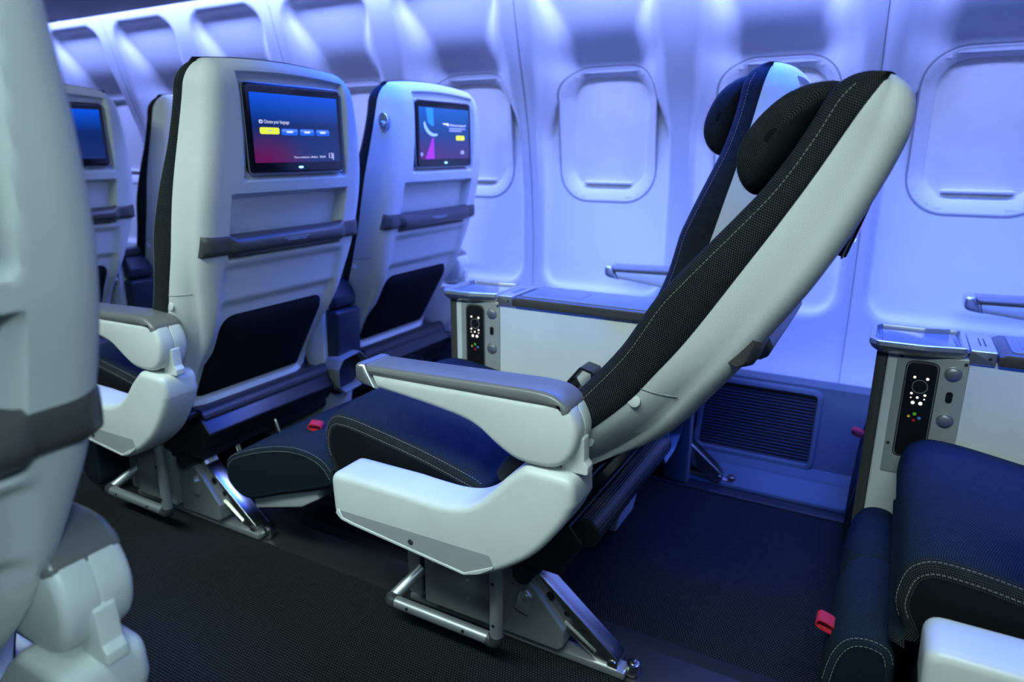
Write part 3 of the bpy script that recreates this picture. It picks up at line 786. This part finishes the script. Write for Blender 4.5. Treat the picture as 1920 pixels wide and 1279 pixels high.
# ---- seat cushion, leg rest
CUS = [(-0.880, 0.292), (-0.896, 0.327), (-0.911, 0.362), (-0.910, 0.394), (-0.902, 0.420), (-0.886, 0.435), (-0.866, 0.441), (-0.825, 0.439), (-0.772, 0.431), (-0.667, 0.412), (-0.58, 0.391), (-0.53, 0.376), (-0.515, 0.355), (-0.515, 0.285)]
def loft_y(pr, st, crown, name, mat, zc=None):
    """sections of one side outline strung across the width; st = (y, scale)"""
    cx = sum(p.x for p in pr) / len(pr); cz = sum(p.y for p in pr) / len(pr) if zc is None else zc; rows = []
    Y = max(abs(y) for y, s in st)
    for y, s in st:
        q = inset(pr, (1 - s))
        cr = crown * (1 - (abs(y) / Y) ** 5)
        rows.append([(p.x, y, p.y + (cr if p.y > cz else 0)) for p in q])
    return grid_mesh(name, rows, mat, 60, closed=True)
def cushion_mesh():
    pr = crom(CUS, 4)
    st = [(-0.232, 1 - 0.020), (-0.2318, 1 - 0.014), (-0.230, 1 - 0.008), (-0.226, 1 - 0.004), (-0.220, 1 - 0.001), (-0.212, 1.0), (-0.19, 1.0), (-0.15, 1.0), (-0.1, 1.0), (-0.05, 1.0), (0, 1.0)]
    st = st + [(-y, s) for y, s in reversed(st[:-1])]
    me = loft_y(pr, st, 0.020, 'seat_cushion', 'seat_fabric_bluelit')
    me.materials.append(MATS['seat_fabric'])
    for p in me.polygons:
        if abs(p.normal.y) > 0.55: p.material_index = 1  # sides take the fabric colour without the painted blue light
    return me
def cushion_stitch():
    b = MB(); pr = crom(CUS, 4)
    for sg in (-1, 1):
        for d, yy in ((0.0030, 0.2248), (0.0142, 0.2322)):
            q = inset(pr, d)[6:46]; path = [(p.x, sg * yy, p.y + 0.0004 + (0.020 * (1 - (yy / 0.232) ** 5) if d < 0.01 and p.y > 0.36 else 0)) for p in q]
            k = dashes(path, 0.00036); b.add(k.v, k.f)
    return b.mesh('stitching', 'thread')
LEGUP = [(-1.262, 0.165), (-1.318, 0.190), (-1.326, 0.225), (-1.312, 0.262), (-1.25, 0.294), (-1.165, 0.323), (-1.09, 0.337), (-1.03, 0.333), (-0.99, 0.312), (-0.975, 0.275), (-1.04, 0.245), (-1.15, 0.205)]
LEGDN = [(-0.975, 0.05), (-0.990, 0.12), (-0.986, 0.20), (-0.976, 0.255), (-0.955, 0.285), (-0.920, 0.290), (-0.898, 0.270), (-0.893, 0.20), (-0.896, 0.10), (-0.90, 0.05), (-0.935, 0.035)]
def legrest_mesh(up):
    pr = crom(LEGUP if up else LEGDN, 4)
    st = [(-0.225, 1 - 0.012), (-0.2245, 1 - 0.007), (-0.222, 1 - 0.003), (-0.217, 1.0), (-0.12, 1.0), (0, 1.0), (0.12, 1.0), (0.217, 1.0), (0.222, 1 - 0.003), (0.2245, 1 - 0.007), (0.225, 1 - 0.012)]
    if not up:
        st = [(-0.225, .988), (-0.2245, .993), (-0.222, .997), (-0.217, 1), (-0.1, 1), (0.0, 1), (0.012, .997), (0.017, .988), (0.02, .975), (0.024, .990), (0.032, .996), (0.1, .996), (0.212, .996), (0.218, .990), (0.22, .985)]
    return loft_y(pr, st, 0.004, 'leg_rest', 'seat_fabric_bluelit')
def legrest_stitch(up):
    b = MB(); pr = crom(LEGUP if up else LEGDN, 4)
    a, c = (10, 36) if up else (8, 26)
    for d, yy in ((0.002, 0.2205), (0.0115, 0.2254)):
        q = inset(pr, d)[a:c]; path = [(p.x, -yy, p.y + 0.0006) for p in q]
        k = dashes(path, 0.00036); b.add(k.v, k.f)
    return b.mesh('stitching', 'thread')
def legplate_mesh():
    b = MB(); pr = rnd([(-1.262, 0.162), (-1.05, 0.232), (-1.045, 0.212), (-1.10, 0.178), (-1.255, 0.134)], 0.005)
    b.add(*slab(pr, -0.205, 0.205, 0.004)); return b.mesh('leg_rest_plate', 'grey_panel')
def tag_mesh():
    """a folded loop of webbing"""
    b = MB(); pr = [Vector(p) for p in [(0, 0), (-0.020, 0.004), (-0.027, 0.010), (-0.026, 0.017), (-0.018, 0.020), (0.002, 0.012)]]
    o = crom(pr, 4); i = inset(o, 0.0022)
    n = len(o); V = []; F = []
    for y in (-0.014, 0.014):
        V += [(p.x, y, p.y) for p in o]; V += [(p.x, y, p.y) for p in i]
    for k in range(n):
        j = (k + 1) % n
        F += [[k, j, 2 * n + j, 2 * n + k], [n + k, n + j, 3 * n + j, 3 * n + k], [k, j, n + j, n + k], [2 * n + k, 2 * n + j, 3 * n + j, 3 * n + k]]
    b.add(V, F); return b.mesh('pull_tab', 'red_fabric', 40)
def pan_mesh():
    b = MB(); b.add(*box(-0.87, -0.44, -0.215, 0.215, 0.225, 0.295, 0.004)); b.add(*box(-0.80, -0.50, -0.19, 0.19, 0.19, 0.23, 0.004))
    b.add(*cyl((-0.78, -0.22, 0.205), (-0.78, 0.22, 0.205), 0.02, 14)); b.add(*cyl((-0.52, -0.22, 0.205), (-0.52, 0.22, 0.205), 0.02, 14))
    return b.mesh('seat_pan', 'black_plastic')
def belt_mesh():
    b = MB(); o = rnd([(-0.592, 0.430), (-0.607, 0.455), (-0.572, 0.500), (-0.540, 0.492), (-0.535, 0.44)], 0.008); i = inset(o, 0.006)
    n = len(o); V = []; F = []
    for y in (0.150, 0.200):
        V += [(p.x, y, p.y) for p in o]; V += [(p.x, y, p.y) for p in i]
    for k in range(n):
        j = (k + 1) % n
        F += [[k, j, 2 * n + j, 2 * n + k], [n + k, n + j, 3 * n + j, 3 * n + k], [k, j, n + j, n + k], [2 * n + k, 2 * n + j, 3 * n + j, 3 * n + k]]
    b.add(V, F); return b.mesh('seat_belt', 'black_plastic')
# ---- legs (side -1 geometry, mirrored for +1)
def legbox_mesh(s):
    b = MB()
    b.add(*mir(box(-0.764, -0.604, -0.195, -0.165, 0.045, 0.30, 0.003), s))
    pr = rnd([(-0.606, 0.30), (-0.606, 0.030), (-0.462, 0.030), (-0.452, 0.040), (-0.450, 0.078), (-0.545, 0.185), (-0.55, 0.30)], 0.004)
    b.add(*mir(slab(pr, -0.178, -0.120, 0.003), s)); return b.mesh('leg_box', 'frame_grey')
def rivets_mesh(s):
    b = MB()
    for x, z in ((-0.655, 0.135), (-0.655, 0.090), (-0.74, 0.15)):
        b.add(*mir(cyl((x, -0.198, z), (x, -0.194, z), 0.004, 12, 0.001), s))
    return b.mesh('rivet', 'aluminium')
def fbracket_mesh(s):
    b = MB(); b.add(*mir(box(-0.815, -0.782, -0.185, -0.150, 0.045, 0.27, 0.003), s)); b.add(*mir(cyl((-0.798, -0.188, 0.105), (-0.798, -0.183, 0.105), 0.009, 16, 0.001), s))
    return b.mesh('front_leg', 'frame_grey')
def rail_mesh(s):
    b = MB(); b.add(*mir(box(-0.83, -0.33, -0.165, -0.130, 0.006, 0.022, 0.003), s)); return b.mesh('base_rail', 'aluminium')
def footbar_mesh(s, k):
    b = MB(); r = 0.0125
    p = [[(-0.797, -0.252, 0.068), (-0.572, -0.252, 0.068)], [(-0.810, -0.243, 0.070), (-0.780, -0.180, 0.112)], [(-0.556, -0.252, 0.078), (-0.554, -0.252, 0.29)]][k]
    b.add(*mir(tube(p, r, 14), s)); return b.mesh('foot_bar', 'aluminium')
def footcorner_mesh(s, k):
    b = MB(); r = 0.0145
    p = [[(-0.795, -0.252, 0.068), (-0.808, -0.251, 0.068), (-0.811, -0.243, 0.071)], [(-0.574, -0.252, 0.068), (-0.559, -0.252, 0.068), (-0.556, -0.252, 0.083)]][k]
    b.add(*mir(tube(crom(p, 3, False), r, 14), s)); return b.mesh('foot_bar_corner', 'dark_plastic')
def footholes_mesh(s):
    b = MB()
    for x in (-0.76, -0.625): b.add(*mir(cyl((x, -0.2655, 0.071), (x, -0.262, 0.071), 0.0032, 10), s))
    for z in (0.11, 0.20): b.add(*mir(cyl((-0.556, -0.2655, z), (-0.556, -0.262, z), 0.0032, 10), s))
    return b.mesh('bar_hole', 'hole_dark')
STR = [(-0.605, 0.30), (-0.548, 0.30), (-0.534, 0.215), (-0.512, 0.172), (-0.362, 0.052), (-0.344, 0.036), (-0.352, 0.012), (-0.378, 0.008), (-0.398, 0.028), (-0.568, 0.135), (-0.592, 0.165)]
def strut_mesh(s):
    b = MB(); b.add(*mir(slab(rnd(STR, 0.006, 3), -0.158, -0.118, 0.003), s)); 
    rib = [(-0.560, 0.140), (-0.395, 0.036), (-0.390, 0.043), (-0.555, 0.148)]
    b.add(*mir(slab(rib, -0.163, -0.156, 0.002), s)); return b.mesh('rear_strut', 'steel')
def strutholes_mesh(s):
    b = MB()
    for x, z, r in ((-0.488, 0.131, 0.0095), (-0.452, 0.104, 0.0065), (-0.418, 0.078, 0.005), (-0.535, 0.170, 0.006)):
        b.add(*mir(cyl((x, -0.1590, z), (x, -0.1575, z), r, 16), s))
    return b.mesh('strut_hole', 'hole_dark')
def rod_mesh(s):
    b = MB(); b.add(*mir(tube([(-0.556, -0.172, 0.124), (-0.462, -0.172, 0.058)], 0.0045, 8), s))
    b.add(*mir(slab(rnd([(-0.556, 0.098), (-0.524, 0.090), (-0.516, 0.135), (-0.530, 0.148), (-0.544, 0.140)], 0.006), -0.186, -0.160, 0.002), s))
    b.add(*mir(cyl((-0.530, -0.190, 0.132), (-0.530, -0.184, 0.132), 0.008, 14, 0.001), s)); return b.mesh('strut_rod', 'aluminium')
def fitting_mesh(s):
    b = MB(); b.add(*mir(box(-0.372, -0.318, -0.152, -0.126, 0.008, 0.020, 0.003), s)); b.add(*mir(cyl((-0.356, -0.162, 0.026), (-0.356, -0.114, 0.026), 0.011, 14, 0.002), s))
    b.add(*mir(cyl((-0.322, -0.139, 0.006), (-0.322, -0.139, 0.032), 0.013, 14, 0.003), s)); b.add(*mir(cyl((-0.322, -0.139, 0.03), (-0.322, -0.139, 0.038), 0.006, 10, 0.001), s))
    b.add(*mir(cyl((-0.388, -0.139, 0.006), (-0.388, -0.139, 0.014), 0.012, 14, 0.002), s))
    return b.mesh('track_fitting', 'steel')
def winleg_mesh():
    """plain upright plate with a curved guard, under the window seats"""
    b = MB(); b.add(*box(-0.512, -0.440, 0.080, 0.112, 0.006, 0.30, 0.003))
    b.add(*tube(crom([(-0.545, 0.085, 0.250), (-0.538, 0.085, 0.205), (-0.512, 0.085, 0.170), (-0.475, 0.085, 0.205), (-0.462, 0.085, 0.262)], 4, False), 0.004, 8, ry=0.012))
    return b.mesh('leg_bracket', 'frame_grey')
def brace_mesh():
    """bent brace under the back"""
    b = MB(); pr = [(0, 0, 0), (0.020, 0, -0.022), (0.034, 0, -0.055), (0.052, 0, -0.105)]
    b.add(*tube(crom(pr, 4, False), 0.005, 8, ry=0.009)); b.add(*cyl((-0.003, -0.010, 0.002), (-0.003, 0.010, 0.002), 0.012, 14, 0.002))
    return b.mesh('frame_brace', 'steel')
def undershroud_mesh():
    b = MB(); pr = rnd([(-0.50, 0.30), (-0.43, 0.335), (-0.40, 0.30), (-0.43, 0.255), (-0.50, 0.225)], 0.008)
    b.add(*slab(pr, -0.215, 0.215, 0.004)); return b.mesh('under_shroud', 'black_plastic')

def make_seat(X, yc, s, label, recline=0.0, slide=0.0, legup=False, screen=None, head=0.0, dy=-0.015, bx=0.0, group='cabin seats'):
    root = empty('aircraft_seat', (X, yc, 0), label=label, category='seat', group=group)
    rot = (0, radians(recline), 0); L = (PX + bx, dy, PZ)
    def part(name, key, fn, par=root, loc=(0, 0, 0), r=(0, 0, 0), **pr): return obj(name, cached(key, fn), par, loc, r, **pr)
    shl = part('back_shell', 'shell', shell_mesh, root, L, rot)
    
    for bl, br_ in button_spots(): part('button_cap', 'btn', button_mesh, shl, bl, (0, 0, br_))
    part('shell_seam', 'sml', seamline_mesh, shl, kind='stuff')
    if screen == 'K': part('coat_hook', 'jack', jack_mesh, shl)
    bc = part('back_cushion', 'bcush', backcush_mesh, root, L, rot); part('stitching', 'bst', back_stitch, bc, kind='stuff')
    hr = part('headrest', 'head', headrest_mesh, root, (PX + head + bx, dy, PZ), rot); part('stitching', 'hst', head_stitch, hr, kind='stuff')
    tl = radians(3) if legup else 0.0      # the reclined seat's screen is swung out a little at its lower edge
    T = Vector((0.179, 0, 0.765)); T0 = Matrix.Rotation(rot[1], 3, 'Y') @ (T - Matrix.Rotation(-tl, 3, 'Y') @ T)
    sc = part('screen', 'bezel', bezel_mesh, root, (PX + T0.x + bx, dy, PZ + T0.z), (0, rot[1] - tl, 0)); part('screen_rim', 'rim', rim_mesh, sc)
    part('screen_display', 'disp' + str(screen or 'J'), lambda: display_mesh('screen_' + (screen or 'J')), sc)
    if screen: part('screen_graphics', 'ui' + screen, ui_J if screen == 'J' else ui_K, sc, kind='stuff')
    part('standby_light', 'led', led_mesh, sc)
    br = part('shelf_rail', 'bar', bar_mesh, root, L, rot); part('rail_print', 'barp', bar_print, br, kind='stuff')
    part('literature_pocket', 'pocket', pocket_mesh, root, L, rot)
    part('lower_back_edge', 'lbeam', lowbeam_mesh, root, L, rot)
    part('rear_tube', 'rtube', tube_mesh, root, (0, 0, 0) if legup else (-0.05, 0, 0.006)); part('under_shroud', 'ush', undershroud_mesh)
    ua = part('upper_armrest', 'ua%d' % s, lambda: upperarm_mesh(s))
    part('arm_pad', 'pad%d' % s, lambda: pad_mesh(s), ua, label='soft grey arm pad'); part('arm_tip', 'cap%d' % s, lambda: cap_mesh(s), ua, label='silver armrest tip'); part('arm_hinge', 'hg%d' % s, lambda: hinge_mesh(s), ua)
    la = part('lower_armrest', 'la%d' % s, lambda: lowarm_mesh(s)); part('scuff_panel', 'sf%d' % s, lambda: scuff_mesh(s), la); part('screw', 'sw%d' % s, lambda: screw_mesh(s), la)
    cu = part('seat_cushion', 'cush', cushion_mesh, root, (slide, 0, 0)); part('stitching', 'cst', cushion_stitch, cu, kind='stuff')
    lr = part('leg_rest', 'leg%d' % legup, lambda: legrest_mesh(legup)); part('stitching', 'lst%d' % legup, lambda: legrest_stitch(legup), lr, kind='stuff')
    if legup:
        part('leg_rest_plate', 'lpl', legplate_mesh, lr); part('pull_tab', 'tag', tag_mesh, lr, (-1.112, -0.112, 0.336), (0, radians(-8), radians(30)), label='red webbing pull tab')
    else:
        part('pull_tab', 'tag', tag_mesh, lr, (-0.978, -0.145 if s < 0 else 0.12, 0.236), (0, 0, 0), label='red webbing pull tab')
    part('seat_pan', 'pan', pan_mesh); part('seat_belt', 'belt', belt_mesh)
    part('leg_box', 'lb%d' % s, lambda: legbox_mesh(s)); part('front_leg', 'fl%d' % s, lambda: fbracket_mesh(s)); part('base_rail', 'brl%d' % s, lambda: rail_mesh(s))
    fb = part('foot_bar', 'fb%d' % s, lambda: footbar_mesh(s, 0)); part('bar_arm', 'fb1%d' % s, lambda: footbar_mesh(s, 1), fb); part('bar_post', 'fb2%d' % s, lambda: footbar_mesh(s, 2), fb)
    for k in (0, 1): part('foot_bar_corner', 'fc%d%d' % (k, s), lambda: footcorner_mesh(s, k), fb)
    part('bar_hole', 'fh%d' % s, lambda: footholes_mesh(s), fb, kind='stuff')
    st = part('rear_strut', 'st%d' % s, lambda: strut_mesh(s)); part('strut_hole', 'sh%d' % s, lambda: strutholes_mesh(s), st, kind='stuff'); part('strut_rod', 'rod%d' % s, lambda: rod_mesh(s), st)
    part('track_fitting', 'fit%d' % s, lambda: fitting_mesh(s))
    if s > 0 and yc > 1: part('leg_bracket', 'wlb', winleg_mesh)
    if screen:
        for bx_, by, bz in ((-0.502, -0.09, 0.265), (-0.46, 0.01, 0.284)): part('frame_brace', 'fbr', brace_mesh, root, (bx_, by, bz))
    b = part('rivet', 'rv%d' % s, lambda: rivets_mesh(s), kind='stuff')
    return root
YA, YW = 1.19, 1.785
make_seat(0, YA, -1, 'fully reclined aisle seat in the middle, leg rest raised, side view', 19.5, -0.075, True)
make_seat(0, YW, 1, 'window seat just behind the reclined aisle seat, mostly hidden by it', 2.2)
make_seat(-PITCH, YA, -1, 'upright aisle seat whose lit screen reads Choose your language', 0, screen='J', head=0.05)
make_seat(-PITCH, YW, 1, 'upright window seat whose lit screen shows a pink and teal swoosh', 0, screen='K', head=0.05)
make_seat(-2 * PITCH, YA, -1, 'far aisle seat with a sliver of screen showing beside the large blurred seat', 0, head=0.05)
make_seat(-2 * PITCH, YW, 1, 'far window seat showing as a narrow white strip with dark edge', 0, head=0.05)
make_seat(PITCH, YA, -1, 'aisle seat cut off at the right edge, dark cushion and folded leg rest', 0)
make_seat(PITCH, YW, 1, 'window seat at the right edge, only its armrest shows past the console', 0)
make_seat(-0.248, 0.006, 1, 'large blurred white seat back filling the left edge, nearest the camera', 5.5, dy=0.064, bx=-0.086, head=0.05)

# ------------------------------------------------------------------ centre consoles between the seats (local y = 0 at the console's middle)
CY = 1.4875; CW = 0.064
def con_body():
    b = MB(); b.add(*slab(rnd([(-0.957, 0.06), (-0.50, 0.06), (-0.455, 0.30), (-0.445, 0.603), (-0.957, 0.603)], 0.004), -CW, CW, 0.003)); return b.mesh('console_body', 'white_plastic')
def con_edge():
    b = MB(); b.add(*box(-0.976, -0.9575, -CW, CW, 0.06, 0.603, 0.003)); return b.mesh('front_edge', 'bar_grey')
def con_panel():
    b = MB(); b.add(*slab(rnd([(-0.940, 0.36), (-0.826, 0.36), (-0.826, 0.601), (-0.940, 0.601)], 0.003), -CW - 0.0025, -CW + 0.004, 0.001)); return b.mesh('control_panel', 'grey_panel')
def con_remote():
    b = MB(); b.add(*slab(rnd([(-0.922, 0.40), (-0.873, 0.40), (-0.873, 0.588), (-0.922, 0.588)], [.01, .01, .014, .014], 6), -CW - 0.0045, -CW, 0.001)); return b.mesh('handset', 'black_plastic')
def con_rim():
    b = MB(); q = rnd([(-0.924, 0.398), (-0.871, 0.398), (-0.871, 0.590), (-0.924, 0.590)], [.01, .01, .015, .015], 6)
    b.add(*tube([(p.x, -CW - 0.003, p.y) for p in q], 0.0012, 6, closed=True)); return b.mesh('handset_rim', 'dark_plastic')
def keys(colour):
    b = MB(); y = -CW - 0.005
    for x, z, r in ((-0.908, 0.559, 0.0024), (-0.887, 0.558, 0.0026), (-0.909, 0.527, 0.0022), (-0.8985, 0.520, 0.0022), (-0.887, 0.526, 0.0022), (-0.909, 0.5185, 0.0013), (-0.887, 0.518, 0.0014), (-0.9045, 0.509, 0.0032), (-0.892, 0.509, 0.0034)):
        b.add(*cyl((x, y, z), (x, y + 0.001, z), r, 10))
    return b.mesh('handset_keys', 'key_light')
def key_ring():
    b = MB(); b.add(*tube([(-0.8975 + 0.0125 * cos(2 * pi * k / 28), -CW - 0.005, 0.5415 + 0.0125 * sin(2 * pi * k / 28)) for k in range(28)], 0.0006, 5, closed=True)); return b.mesh('handset_ring', 'grey_panel')
def key_col():
    b = MB(); y = -CW - 0.005
    for (x, z, r, mi) in ((-0.8985, 0.487, 0.0028, 0), (-0.9075, 0.481, 0.0022, 1), (-0.890, 0.480, 0.0026, 2), (-0.8985, 0.474, 0.0024, 3)):
        b.add(*box(x - r, x + r, y, y + 0.001, z - r, z + r, 0.0003), mi=mi)
    return b.mesh('handset_colour_keys', ['key_green', 'key_yellow', 'key_blue', 'key_red'])
def knobs():
    b = MB(); b.add(*cyl((0, -0.004, 0), (0, 0, 0), 0.0145, 24, 0.001)); b.add(*cyl((0, -0.009, 0), (0, -0.003, 0), 0.0105, 24, 0.003))
    return b.mesh('round_button', 'silver')
def usb():
    b = MB(); b.add(*slab(rrect(0.0055, 0.517, 0.539, 0.005, 4, -0.849), -CW - 0.0035, -CW, 0.0005)); return b.mesh('usb_port', 'black_plastic')
def con_screws():
    b = MB()
    for x, z in ((-0.832, 0.594), (-0.934, 0.596), (-0.934, 0.42)): b.add(*cyl((x, -CW - 0.0035, z), (x, -CW, z), 0.0032, 10))
    return b.mesh('panel_screw', 'dark_plastic')
TRAY = [(-0.978, -0.090), (-0.90, -0.090), (-0.855, -0.078), (-0.830, -0.074), (-0.830, 0.074), (-0.855, 0.078), (-0.90, 0.066), (-0.978, 0.066), (-0.992, 0.045), (-0.992, -0.068)]
def con_tray():
    b = MB(); o = rnd(TRAY, 0.014, 5); n = len(o)
    rings = [(0.016, 0.600), (0.005, 0.608), (0.0, 0.617), (0.0015, 0.6245), (0.004, 0.626), (0.0095, 0.6255), (0.0115, 0.620), (0.012, 0.615)]
    rows = []
    for d, z in rings: rows.append([(p.x, p.y, z) for p in inset(o, d)])
    return grid_mesh('cocktail_tray', rows, 'silver', 40, closed=True)
def con_traypad():
    b = MB(); o = inset(rnd(TRAY, 0.014, 5), 0.0135); b.add(*slab(o, 0.612, 0.6165, 0.0, 0.0008, plane='xy')); return b.mesh('tray_mat', 'tray_pad')
def con_hinge():
    b = MB(); b.add(*slab(rnd([(-0.829, 0.598), (-0.789, 0.598), (-0.789, 0.6235), (-0.829, 0.6235)], 0.002), -0.071, 0.071, 0.002))
    return b.mesh('lid_hinge', 'silver')
def con_hslots():
    b = MB()
    for x in (-0.812, -0.804):
        b.add(*box(x - 0.0012, x + 0.0012, -0.03, 0.03, 0.622, 0.6242, 0.0002))
    b.add(*cyl((-0.799, -0.0725, 0.611), (-0.799, -0.070, 0.611), 0.003, 10))
    return b.mesh('hinge_slot', 'dark_plastic')
def con_lid():
    b = MB(); b.add(*slab(rnd([(-0.787, 0.600), (-0.435, 0.600), (-0.435, 0.624), (-0.776, 0.624), (-0.787, 0.618)], 0.004), -0.076, 0.076, 0.004)); return b.mesh('console_lid', 'bar_grey')
def con_lidpad():
    b = MB(); b.add(*slab(rnd([(-0.768, -0.064), (-0.447, -0.064), (-0.447, 0.064), (-0.768, 0.064)], 0.01), 0.622, 0.6275, 0.0, 0.0025, plane='xy')); return b.mesh('lid_pad', 'tray_pad')
def con_groove():
    b = MB(); b.add(*slab(rnd([(-0.752, -0.036), (-0.62, -0.036), (-0.62, 0.036), (-0.752, 0.036)], 0.008), 0.627, 0.6284, 0.0, 0.0005, plane='xy')); return b.mesh('lid_plate', 'arm_pad_grey')
def con_rear():
    b = MB()
    pr = crom([(-0.40, 0.515), (-0.402, 0.56), (-0.425, 0.60), (-0.46, 0.622), (-0.50, 0.62), (-0.50, 0.515)], 4)
    b.add(*slab(rnd([(-0.52, 0.515), (-0.412, 0.515), (-0.412, 0.55), (-0.430, 0.592), (-0.46, 0.615), (-0.52, 0.618)], 0.02, 5), -0.047, 0.047, 0.012, seg=4))
    b.add(*slab(rnd([(-0.52, 0.25), (-0.425, 0.25), (-0.410, 0.35), (-0.402, 0.505), (-0.412, 0.512), (-0.52, 0.512)], 0.008, 4), -0.050, 0.050, 0.008, seg=3))
    return b.mesh('rear_shroud', 'navy_plastic')
def con_print():
    b = marks(lambda y, z: (-0.4035 - (0.50 - z) * 0.055, y, z), [(-0.030, 0.030, 0.472), (-0.034, 0.034, 0.464), (-0.020, 0.030, 0.456), (-0.030, 0.026, 0.448)], h=0.0042)
    return b.mesh('shroud_print', 'label_print', 0)
def con_holder():
    b = MB(); o = rnd([(-0.080, 0.290), (-0.052, 0.262), (0.020, 0.268), (0.052, 0.300), (0.050, 0.345), (0.010, 0.384), (-0.066, 0.376), (-0.086, 0.345)], 0.018, 4)
    n = len(o); rows = []
    for d, x in ((0.006, -0.45), (0.0, -0.405), (0.0, -0.387), (0.001, -0.384), (0.004, -0.384), (0.005, -0.387), (0.008, -0.425), (0.012, -0.442)):
        rows.append([(x + (p.y - 0.32) * 0.12, p.x, p.y) for p in inset(o, d)])
    return grid_mesh('bottle_holder', rows, 'frame_grey', 45, closed=True)
def make_console(X, label):
    root = empty('center_console', (X, CY, 0), label=label, category='console', group='consoles between paired seats')
    def part(name, fn, par=root, **pr): return obj(name, cached('con' + name, fn), par, **pr)
    part('console_body', con_body); part('front_edge', con_edge)
    cp = part('control_panel', con_panel); 
    for z in (0.573, 0.482): obj('round_button', cached('knob', knobs), cp, (-0.849, -CW, z))
    part('usb_port', usb, cp); part('panel_screw', con_screws, cp, kind='stuff')
    hs = part('handset', con_remote); part('handset_rim', con_rim, hs); part('handset_keys', lambda: keys(0), hs, kind='stuff', label='glowing warm white keys'); part('handset_ring', key_ring, hs); part('handset_colour_keys', key_col, hs, kind='stuff')
    tr = part('cocktail_tray', con_tray); part('tray_mat', con_traypad, tr)
    hg = part('lid_hinge', con_hinge); part('hinge_slot', con_hslots, hg, kind='stuff')
    ld = part('console_lid', con_lid); part('lid_pad', con_lidpad, ld); part('lid_plate', con_groove, ld)
    rs = part('rear_shroud', con_rear); part('shroud_print', con_print, rs, kind='stuff'); part('bottle_holder', con_holder)
    return root
make_console(0, 'console beside the reclined seat, handset and tray at its front end')
make_console(PITCH, 'console at the right edge of the picture with glowing handset keys')
make_console(-PITCH, 'console between the two lit-screen seats, dark rear end with bottle holder')
make_console(-2 * PITCH, 'far console whose small dark rear end shows above the blurred armrest')
